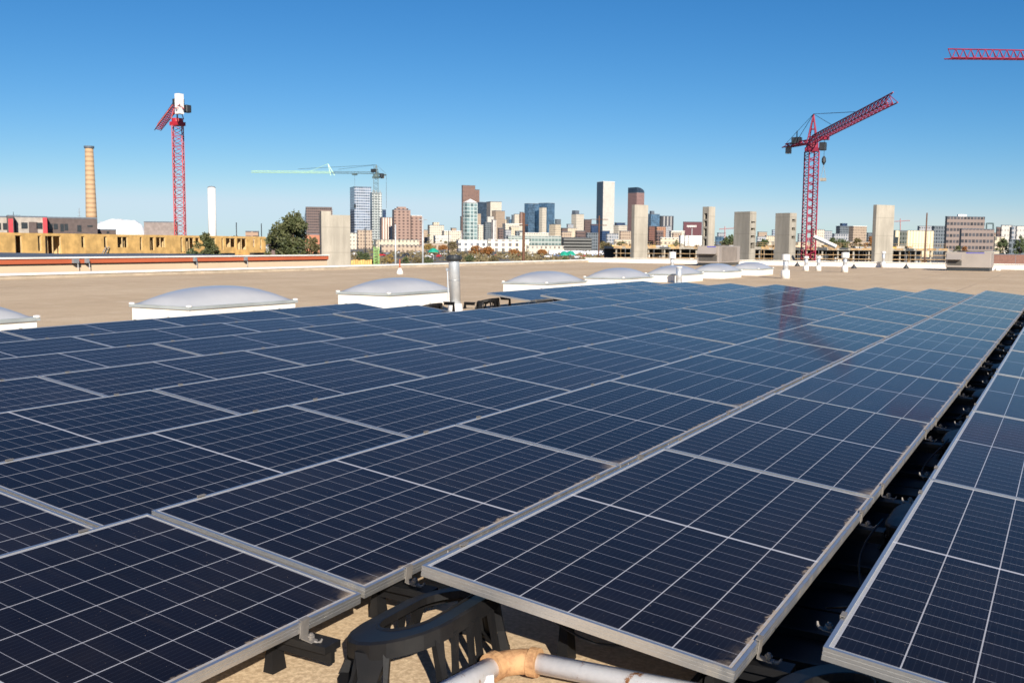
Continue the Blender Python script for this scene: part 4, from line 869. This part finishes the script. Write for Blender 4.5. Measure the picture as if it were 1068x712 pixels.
# roof vents
def vent(label, px, pbase, ptop, r, capr=None, capf=.25, basef=.35, name='vent_pipe', bm=M_WHITE, cm=M_WHITE):
    b = G(px, pbase, 0); d = depth_of(b); h = W(px, ptop, d).z
    t = empty(name, (b.x, b.y, 0)); tag(t, label, 'vent pipe', None)
    MB().lathe([(r*1.7, .002), (r*1.45, h*basef)], n=16).build('base', bm, t, smooth=True)
    MB().lathe([(r, h*basef+.002), (r, h*(1-capf))], n=16).build('pipe', M_GALV, t, smooth=True)
    MB().lathe([(capr or r*1.5, h*(1-capf)+.002), (capr or r*1.5, h*.97), (r*.8, h)], n=16).build('cap', cm, t, smooth=False)
vent('white capped vent pipe left behind the short grey pipe', 701, 279, 262.5, .11, .2, .42, .1)
vent('short light grey vent pipe in front of the fourth skylight of the far line', 708, 295.5, 278, .10, .115, .06, .05)
vent('largest white capped vent right of the farthest skylight', 819, 290.5, 265, .11, .16, .25, .35)
vent('slim vent pipe directly below the big red crane', 840.5, 282.5, 267, .09, .13, .15, .35)
vent('slim vent pipe just right of the one below the crane', 853.5, 282.5, 267, .09, .13, .15, .35)
vent('white capped vent alone right of the pair below the crane', 881, 284, 263, .10, .2, .28, .35)
vent('slim far vent pipe in front of the last concrete shaft', 921, 279, 262, .09, .13, .12, .35)
b = G(417, 286, 0); t = empty('marker_pole', (b.x, b.y, 0)); tag(t, 'small white cone boot with a rust red pole on the open roof', 'marker pole')
MB().lathe([(.16, .002), (.12, .14), (.05, .26)], n=14).build('boot', M_WHITE, t, smooth=True); MB().lathe([(.03, .262), (.028, .62)], n=8).build('pole', plain('rust_red', (.40, .10, .05), .8), t)
for px, lb in ((831.5, 'small black roof anchor left of the vents below the crane'), (890.5, 'small black roof anchor right of the lone white capped vent'), (945, 'small black roof anchor left of the second air unit'), (1058.6, 'small black roof anchor near the right edge')):
    b = G(px, 280 if px > 850 else 277.6, 0); t = empty('roof_anchor', (b.x, b.y, 0)); tag(t, lb, 'roof anchor')
    MB().lathe([(.17, .002), (.16, .06), (.05, .20), (.03, .26)], n=12).build('foot', M_DARK, t, smooth=True); MB().lathe([(.012, .262), (.01, .9)], n=6).build('rod', M_GREYM, t)
for px, lb in ((1033.5, 'small white roof drain cap nearest the second air unit'), (1040.5, 'small white roof drain cap right of its twin')):
    b = G(px, 282, 0); o = MB().lathe([(.16, .002), (.16, .05), (.10, .13), (.03, .15)], n=12).build('drain_cap', M_WHITE); o.location = (b.x, b.y, 0); tag(o, lb, 'drain cap')
# rooftop air units
M_UNIT = plain('beige_grey_unit', (.33, .29, .26), .6, .1, .08, 1); M_UNITD = plain('unit_grille', (.10, .09, .08), .6)
def hvac(label, x1, y0, wx, ly, h, hood=True, fins=True, gw=.92):
    t = empty('air_handling_unit', (x1-wx, y0, 0)); tag(t, label, 'rooftop air unit')
    MB().box((.05, .05, .002), (wx-.05, ly-.05, .18)).build('curb', M_DARK, t)
    MB().box((0, 0, .182), (wx, ly, h)).build('cabinet', M_UNIT, t, bevel=.02)
    g = MB(); g.box((.1, -.012, .30), (wx*gw, -.003, h*.55))
    for i in range(5): g.box((.12, -.03, .32+i*h*.05), (wx*(gw-.02), -.013, .335+i*h*.05))
    g.build('grille', M_UNITD, t)
    MB().add([(.05, -.003, h*.62), (wx*gw, -.003, h*.62), (wx*gw, -.003, h*.9), (.05, -.003, h*.9), (.05, -.35, h*.60), (wx*gw, -.35, h*.60)], [(0, 1, 2, 3), (3, 2, 5, 4), (0, 4, 5, 1), (0, 3, 4), (1, 5, 2)]).build('intake_hood', M_UNIT, t)
    if fins:
        g = MB(); n_ = 14
        for i in range(n_): g.box((wx+.003, ly*(.14+.72*i/n_), .3), (wx+.03, ly*(.14+.72*(i+.45)/n_), h*.95))
        g.build('coil_fins', plain('coil', (.22, .19, .17), .6), t)
    g = MB(); g.box((wx*.45, -.006, h*.93), (wx*.85, -.002, h*.98)); g.build('sticker', plain('blue_sticker', (.10, .10, .45), .5), t)
    g = MB(); g.lathe([(wx*.3, h+.002), (wx*.3, h+.06)], (wx*.5, ly*.6, 0), 16); g.build('fan_ring', M_UNITD, t)
hvac('beige rooftop air unit with ribbed side, behind the skylight line', -17.5, 57.2, 1.4, 4.5, 1.25)
hvac('beige rooftop air unit standing alone at right before the parapet', -2.15, 56.6, 2.25, 2.4, 1.03, fins=False, gw=.36)

# ================================================================== SOLAR ARRAY
P, TAU, LS, U0 = 1.2141, 0.11446, 2.0746, -0.30
def frame_mesh():
    pr = [(-.011, -.0006), (-.011, 0), (0, 0), (0, -.008), (-.0012, -.0085), (-.0012, -.0105), (0, -.011), (0, -.019), (-.0012, -.0195), (-.0012, -.0215), (0, -.022), (0, -.035), (-.025, -.035), (-.025, -.033), (-.002, -.033), (-.002, -.0065), (-.011, -.0065)]
    g = MB(); n_ = len(pr); vs = []
    for sx, sy in ((0, 0), (1, 0), (1, 1), (0, 1)):
        for o, z in pr:
            vs.append((-o if sx == 0 else PW+o, -o if sy == 0 else PL+o, z))
    fs = []
    for c in range(4):
        d = (c+1) % 4
        for i in range(n_):
            j = (i+1) % n_; fs.append((c*n_+i, d*n_+i, d*n_+j, c*n_+j))
    return g.add(vs, fs)
def clamp_mesh(y, low):
    g = MB(); s = 1 if low else -1; x = PW if low else 0
    def bx(x0, x1, y0, y1, z0, z1):
        a, b = sorted((x+s*x0, x+s*x1)); g.box((a, y0, z0), (b, y1, z1))
    bx(.001, .004, y-.018, y+.018, -.050, .003); bx(-.009, .0045, y-.018, y+.018, .0031, .006)
    bx(.004, .045, y-.014, y+.014, -.053, -.050)
    g.bar((x+s*.030, y, -.050), (x+s*.030, y, -.030), .006, n=6); g.bar((x+s*.030, y, -.042), (x+s*.030, y, -.036), .011, n=6)
    g.tube([(x+s*.044, y, -.052), (x+s*.054, y+.004, -.054), (x+s*.061, y+.008, -.049), (x+s*.064, y+.01, -.040)], [.005, .005, .004, .003], 6)
    return g
panel = empty('solar_panel', (0, 0, 0)); frame_mesh()
pf = frame_mesh().build('frame', M_ALU, panel)
pg = MB().add([(.0108, .0108, -.0018), (PW-.0108, .0108, -.0018), (PW-.0108, PL-.0108, -.0018), (.0108, PL-.0108, -.0018)], [(0, 1, 2, 3)]).build('glass', M_PV, panel)
pb = MB().add([(.0022, .0022, -.0068), (PW-.0022, .0022, -.0068), (PW-.0022, PL-.0022, -.0068), (.0022, PL-.0022, -.0068)], [(3, 2, 1, 0)]).build('backsheet', M_BACK, panel)
cl = [clamp_mesh(y, low).build('clamp', M_STEEL, panel) for y in (.24, PL-.27) for low in (True, False)]
kids = [(pf, []), (pg, []), (pb, [])] + [(c_, []) for c_ in cl]
ORD = ['nearest', 'second', 'third', 'fourth', 'fifth', 'sixth', 'seventh', 'eighth', 'ninth', 'tenth', 'eleventh', 'twelfth']
rows = {1: list(range(0, 11)), 0: list(range(0, 11)), -1: list(range(-1, 11)), -2: list(range(-1, 11)), -3: list(range(0, 11)), -4: list(range(0, 11)), -5: list(range(1, 11)), -6: [1, 2, 3, 4, 7, 8, 9, 10], -7: [1, 2, 3, 4, 7, 8, 9, 10]}
rowname = {1: 'the row right of the black gap', 0: 'first row left of the black gap', -1: 'second row left of the gap', -2: 'third row left of the gap', -3: 'fourth row left of the gap', -4: 'fifth row left of the gap', -5: 'sixth row left of the gap', -6: 'seventh row left of the gap', -7: 'outermost eighth row left of the gap'}
firstp = True; rj = random.Random(2)
for k in (0, 1, -1, -2, -3, -4, -5, -6, -7):
    for i, n_ in enumerate(rows[k]):
        if k <= -6 and n_ >= 7: j = n_-7; lb = '%s navy solar panel past the flue opening, in %s' % (ORD[j] if j else 'first', rowname[k])
        elif n_ == 10: lb = 'farthest navy solar panel in %s' % rowname[k]
        else: lb = 'navy solar panel, %s, in %s' % ('nearest the camera' if i == 0 else ORD[i]+' from the camera', rowname[k])
        loc = (k*P, U0+n_*LS, H)
        if firstp: r = panel; r.location = loc; tag(r, lb, 'solar panel', 'solar panels tilted in rows across the roof'); firstp = False
        else: r = copy_thing(panel, kids, loc, label=lb)
        r.rotation_euler = (R(rj.gauss(0, .10)), TAU+R(rj.gauss(0, .12)), 0) if not (n_ == 0 and k in (0, -1)) else (0, TAU, 0)

# black moulded racking feet in the valleys between two rows
def rz_(x): return .188+.24*x
def stad(w2, l2, n=10):
    pts = []
    for i in range(n+1): a = math.pi+math.pi*i/n; pts.append((w2*math.cos(a), -l2+w2+w2*math.sin(a)))
    for i in range(n+1): a = math.pi*i/n; pts.append((w2*math.cos(a), l2-w2+w2*math.sin(a)))
    return pts
def rack(tray):
    t = empty('racking_foot')
    g = MB(); o = stad(.172, .29); q = stad(.090, .185); n_ = len(o); vs = []
    for pts, dz in ((o, -.006), (stad(.163, .28), 0), (stad(.101, .198), 0), (stad(.094, .190), .005), (q, .004), (q, -.020), (stad(.160, .276), -.020), (stad(.166, .284), -.052), (o, -.052)):
        for x, y in pts: vs.append((x, y, rz_(x)+dz-.012*abs(y)/.34))
    fs = []
    for i in range(n_):
        j = (i+1) % n_
        for r_ in range(9): s_ = (r_+1) % 9; fs.append((r_*n_+i, r_*n_+j, s_*n_+j, s_*n_+i))
    ks = [(g.add(vs, [f[::-1] for f in fs]).build('rim', M_BLK, t), [])]
    def rib(i0, wdt, base_out, thick=.012):
        x, y = o[i0]; x2, y2 = o[(i0+1) % n_]; tx, ty = x2-x, y2-y; l = math.hypot(tx, ty) or 1; tx, ty = tx/l, ty/l; nx_, ny_ = ty, -tx
        g = MB(); top = rz_(x)-.044; vs = []
        for z, w_, off, th in ((top, wdt, -.004, thick), (top*.5, wdt*.62, base_out*.4, thick*1.2), (.012, wdt*.9, base_out, thick*1.5)):
            for sw, so_ in ((-1, 0), (1, 0), (1, -1), (-1, -1)):
                vs.append((x+tx*sw*w_/2+nx_*(off+so_*th), y+ty*sw*w_/2+ny_*(off+so_*th), z))
        fs = []
        for r_ in range(2):
            for j in range(4): fs.append((r_*4+j, r_*4+(j+1) % 4, r_*4+4+(j+1) % 4, r_*4+4+j))
        fs += [(3, 2, 1, 0), (8, 9, 10, 11)]
        return (g.add(vs, fs).build('rib', M_BLK, t), [])
    for i0, w0 in ((1, .04), (5, .10), (9, .035), (12, .035), (16, .10), (20, .04)): ks.append(rib(i0, w0, .035, .02))
    for i0, w0 in ((4, .02), (6, .02), (15, .02), (17, .02)): ks.append(rib(i0, w0, .045, .03))
    # slim side ribs between straight runs
    for sx in (-1, 1):
        for yy in (-.10, -.02, .02, .10):
            x = sx*.166; top = rz_(x)-.044; g = MB(); vs = []
            for z, w_, dx in ((top, .022, 0), (top*.5, .015, .01), (.014, .026, .02)):
                for ax_, ay_ in ((-.008, -1), (.008, -1), (.008, 1), (-.008, 1)): vs.append((x+sx*dx+ax_, yy*(1+.25*(top-z)/.2)+ay_*w_/2, z))
            fs = [(r_*4+j, r_*4+(j+1) % 4, r_*4+4+(j+1) % 4, r_*4+4+j) for r_ in range(2) for j in range(4)]+[(3, 2, 1, 0), (8, 9, 10, 11)]
            ks.append((g.add(vs, fs).build('rib', M_BLK, t), []))
    # base ring on the roof
    g = MB(); o2 = stad(.20, .32); q2 = stad(.15, .27); vs = []
    for pts, z in ((o2, .002), (o2, .016), (q2, .016), (q2, .002)):
        for x, y in pts: vs.append((x, y, z))
    fs = []
    for i in range(n_):
        j = (i+1) % n_
        for r_ in range(4): s_ = (r_+1) % 4; fs.append((r_*n_+i, r_*n_+j, s_*n_+j, s_*n_+i))
    ks.append((g.add(vs, fs).build('base', M_BLK, t), []))
    # saddles that take the module edges
    for sx, zt_a in ((-1, .138), (1, .236)):
        for y in (-.27, .25):
            if sx > 0 and not tray and y < 0: continue
            x0, x1 = (-.38, -.15) if sx < 0 else (.15, .36)
            g = MB(); g.box((x0, y-.035, zt_a-.022), (x1, y+.035, zt_a)); g.box((x0, y-.008, zt_a-.06), (x1, y+.008, zt_a-.0221))
            xe = x0 if sx < 0 else x1
            g.add([(xe-.02, y-.03, .006), (xe+.02, y-.03, .006), (xe+.02, y+.03, .006), (xe-.02, y+.03, .006), (xe-.008, y-.02, zt_a-.0225), (xe+.008, y-.02, zt_a-.0225), (xe+.008, y+.02, zt_a-.0225), (xe-.008, y+.02, zt_a-.0225)], [(3, 2, 1, 0), (4, 5, 6, 7), (0, 1, 5, 4), (1, 2, 6, 5), (2, 3, 7, 6), (3, 0, 4, 7)])
            ks.append((g.build('saddle', M_BLK, t), []))
    if tray:
        g = MB(); g.box((-.42, -LS/2+.01, .018), (.48, LS/2-.01, .030))
        for x_ in (-.42, .465): g.box((x_, -LS/2+.01, .031), (x_+.015, LS/2-.01, .07))
        for y_ in (-.8, -.55, .5, .75): g.box((-.40, y_, .031), (.46, y_+.02, .055))
        ks.append((g.build('tray', M_BLK, t), []))
    t['label'] = 'x'; return t, ks
r1 = rack(False); r2 = rack(True)
CX = .02
def put(proto, used, k, n_, lb):
    loc = (k*P+CX, U0+n_*LS, 0)
    g_ = 'black racking feet under the panels'
    if not used[0]: proto[0].location = loc; tag(proto[0], lb, 'racking foot', g_); used[0] = True
    else: copy_thing(proto[0], proto[1], loc, label=lb, cat='racking foot', group=g_)
u1, u2 = [False], [False]
put(r1, u1, 0, 0, 'black ribbed plastic racking foot exposed in the foreground beside the rusty pipe')
for n_ in range(1, 12): put(r1, u1, 0, n_, 'black racking foot in the narrow slot left of first panel row, %s along it' % ORD[n_])
for n_ in range(0, 12): put(r2, u2, 1, n_, 'black racking foot and tray in the black gap, %s from the camera' % ('nearest' if n_ == 0 else ORD[n_]))
put(r1, u1, -1, 0, 'black racking foot hidden under the left foreground panels')
put(r1, u1, -6, 5, 'black racking foot behind the last near panel of the seventh row')
put(r1, u1, -7, 7, 'left black racking foot exposed at the flue opening')
put(r1, u1, -6, 7, 'right black racking foot exposed at the flue opening')
put(r1, u1, -7, 6, 'black racking foot standing empty in the flue opening')

# flaking white pipe run with rusty elbow, lower centre
zc = .062
A_ = G(527, 688, zc); B_ = G(556, 690, zc); C_ = G(720, 722, zc); D_ = G(440, 735, zc)
dirR = (C_-B_).normalized(); dirL = (D_-A_).normalized()
t = empty('gas_pipe', (A_.x, A_.y, 0)); tag(t, 'flaking white gas pipe with rusty elbow lying in front of the panels', 'pipe')
O = Vector((A_.x, A_.y, 0)); r_ = .031
MB().tube([B_-O+dirR*.0, B_-O+dirR*3.2], r_, 20).build('pipe', M_PIPE, t, smooth=True)
Lb = A_-O+dirL*.055
MB().tube([Lb, Lb+dirL*1.2], r_*1.02, 20).build('pipe', M_PIPE, t, smooth=True)
g = MB(); cpt = (A_-O)+(B_-A_)*.35+Vector((0, .012, 0))
pa, pb_ = Lb, B_-O+dirR*.004; pts = []
for i in range(9):
    s_ = i/8; pts.append(pa*(1-s_)**2+cpt*2*s_*(1-s_)+pb_*s_**2)
g.tube(pts, [r_*1.22]*9, 20); g.build('elbow', M_RUST, t, smooth=True)
g = MB(); g.tube([pa-dirL*.012, pa+dirL*.016], r_*1.42, 20); g.tube([pb_-dirR*.014, pb_+dirR*.014], r_*1.42, 20); g.build('collar', M_RUST, t)
g = MB(); q = pa+dirL*.06; g.tube([q+Vector((.02, 0, 0)), q+Vector((.03, -.01, -.056))], .020, 12); g.build('stub', M_PIPE, t)
for s_ in (.9, 2.2):
    q = B_-O+dirR*s_; MB().cbox((q.x, q.y, .016), (.09, .22, .028)).build('sleeper', M_STUD, t)

# loose module cables in the black gap
rc = random.Random(4)
for i, (y0, lb) in enumerate(((.35, 'black cable drooping in the gap beside the first clamp pair'), (2.35, 'black cable drooping in the gap past the first panel joint'), (4.45, 'black cable drooping in the gap past the second panel joint'))):
    pts = []
    for k in range(13):
        q = k/12; pts.append((1.09+.05*math.sin(q*6+i), y0+q*1.15, .075+.11*abs(2*q-1)**1.6))
    o = MB().tube(pts, .0045, 8).build('cable', M_BLK, smooth=True); tag(o, lb, 'cable')
o = MB().tube([(.30+.5*k/10, -.20+.012*math.sin(k), .17+.05*(abs(k-5)/5)**1.5-.03*k/10) for k in range(11)], .004, 8).build('cable', M_BLK, smooth=True); tag(o, 'black cable drooping under the front edge of the nearest middle panel', 'cable')
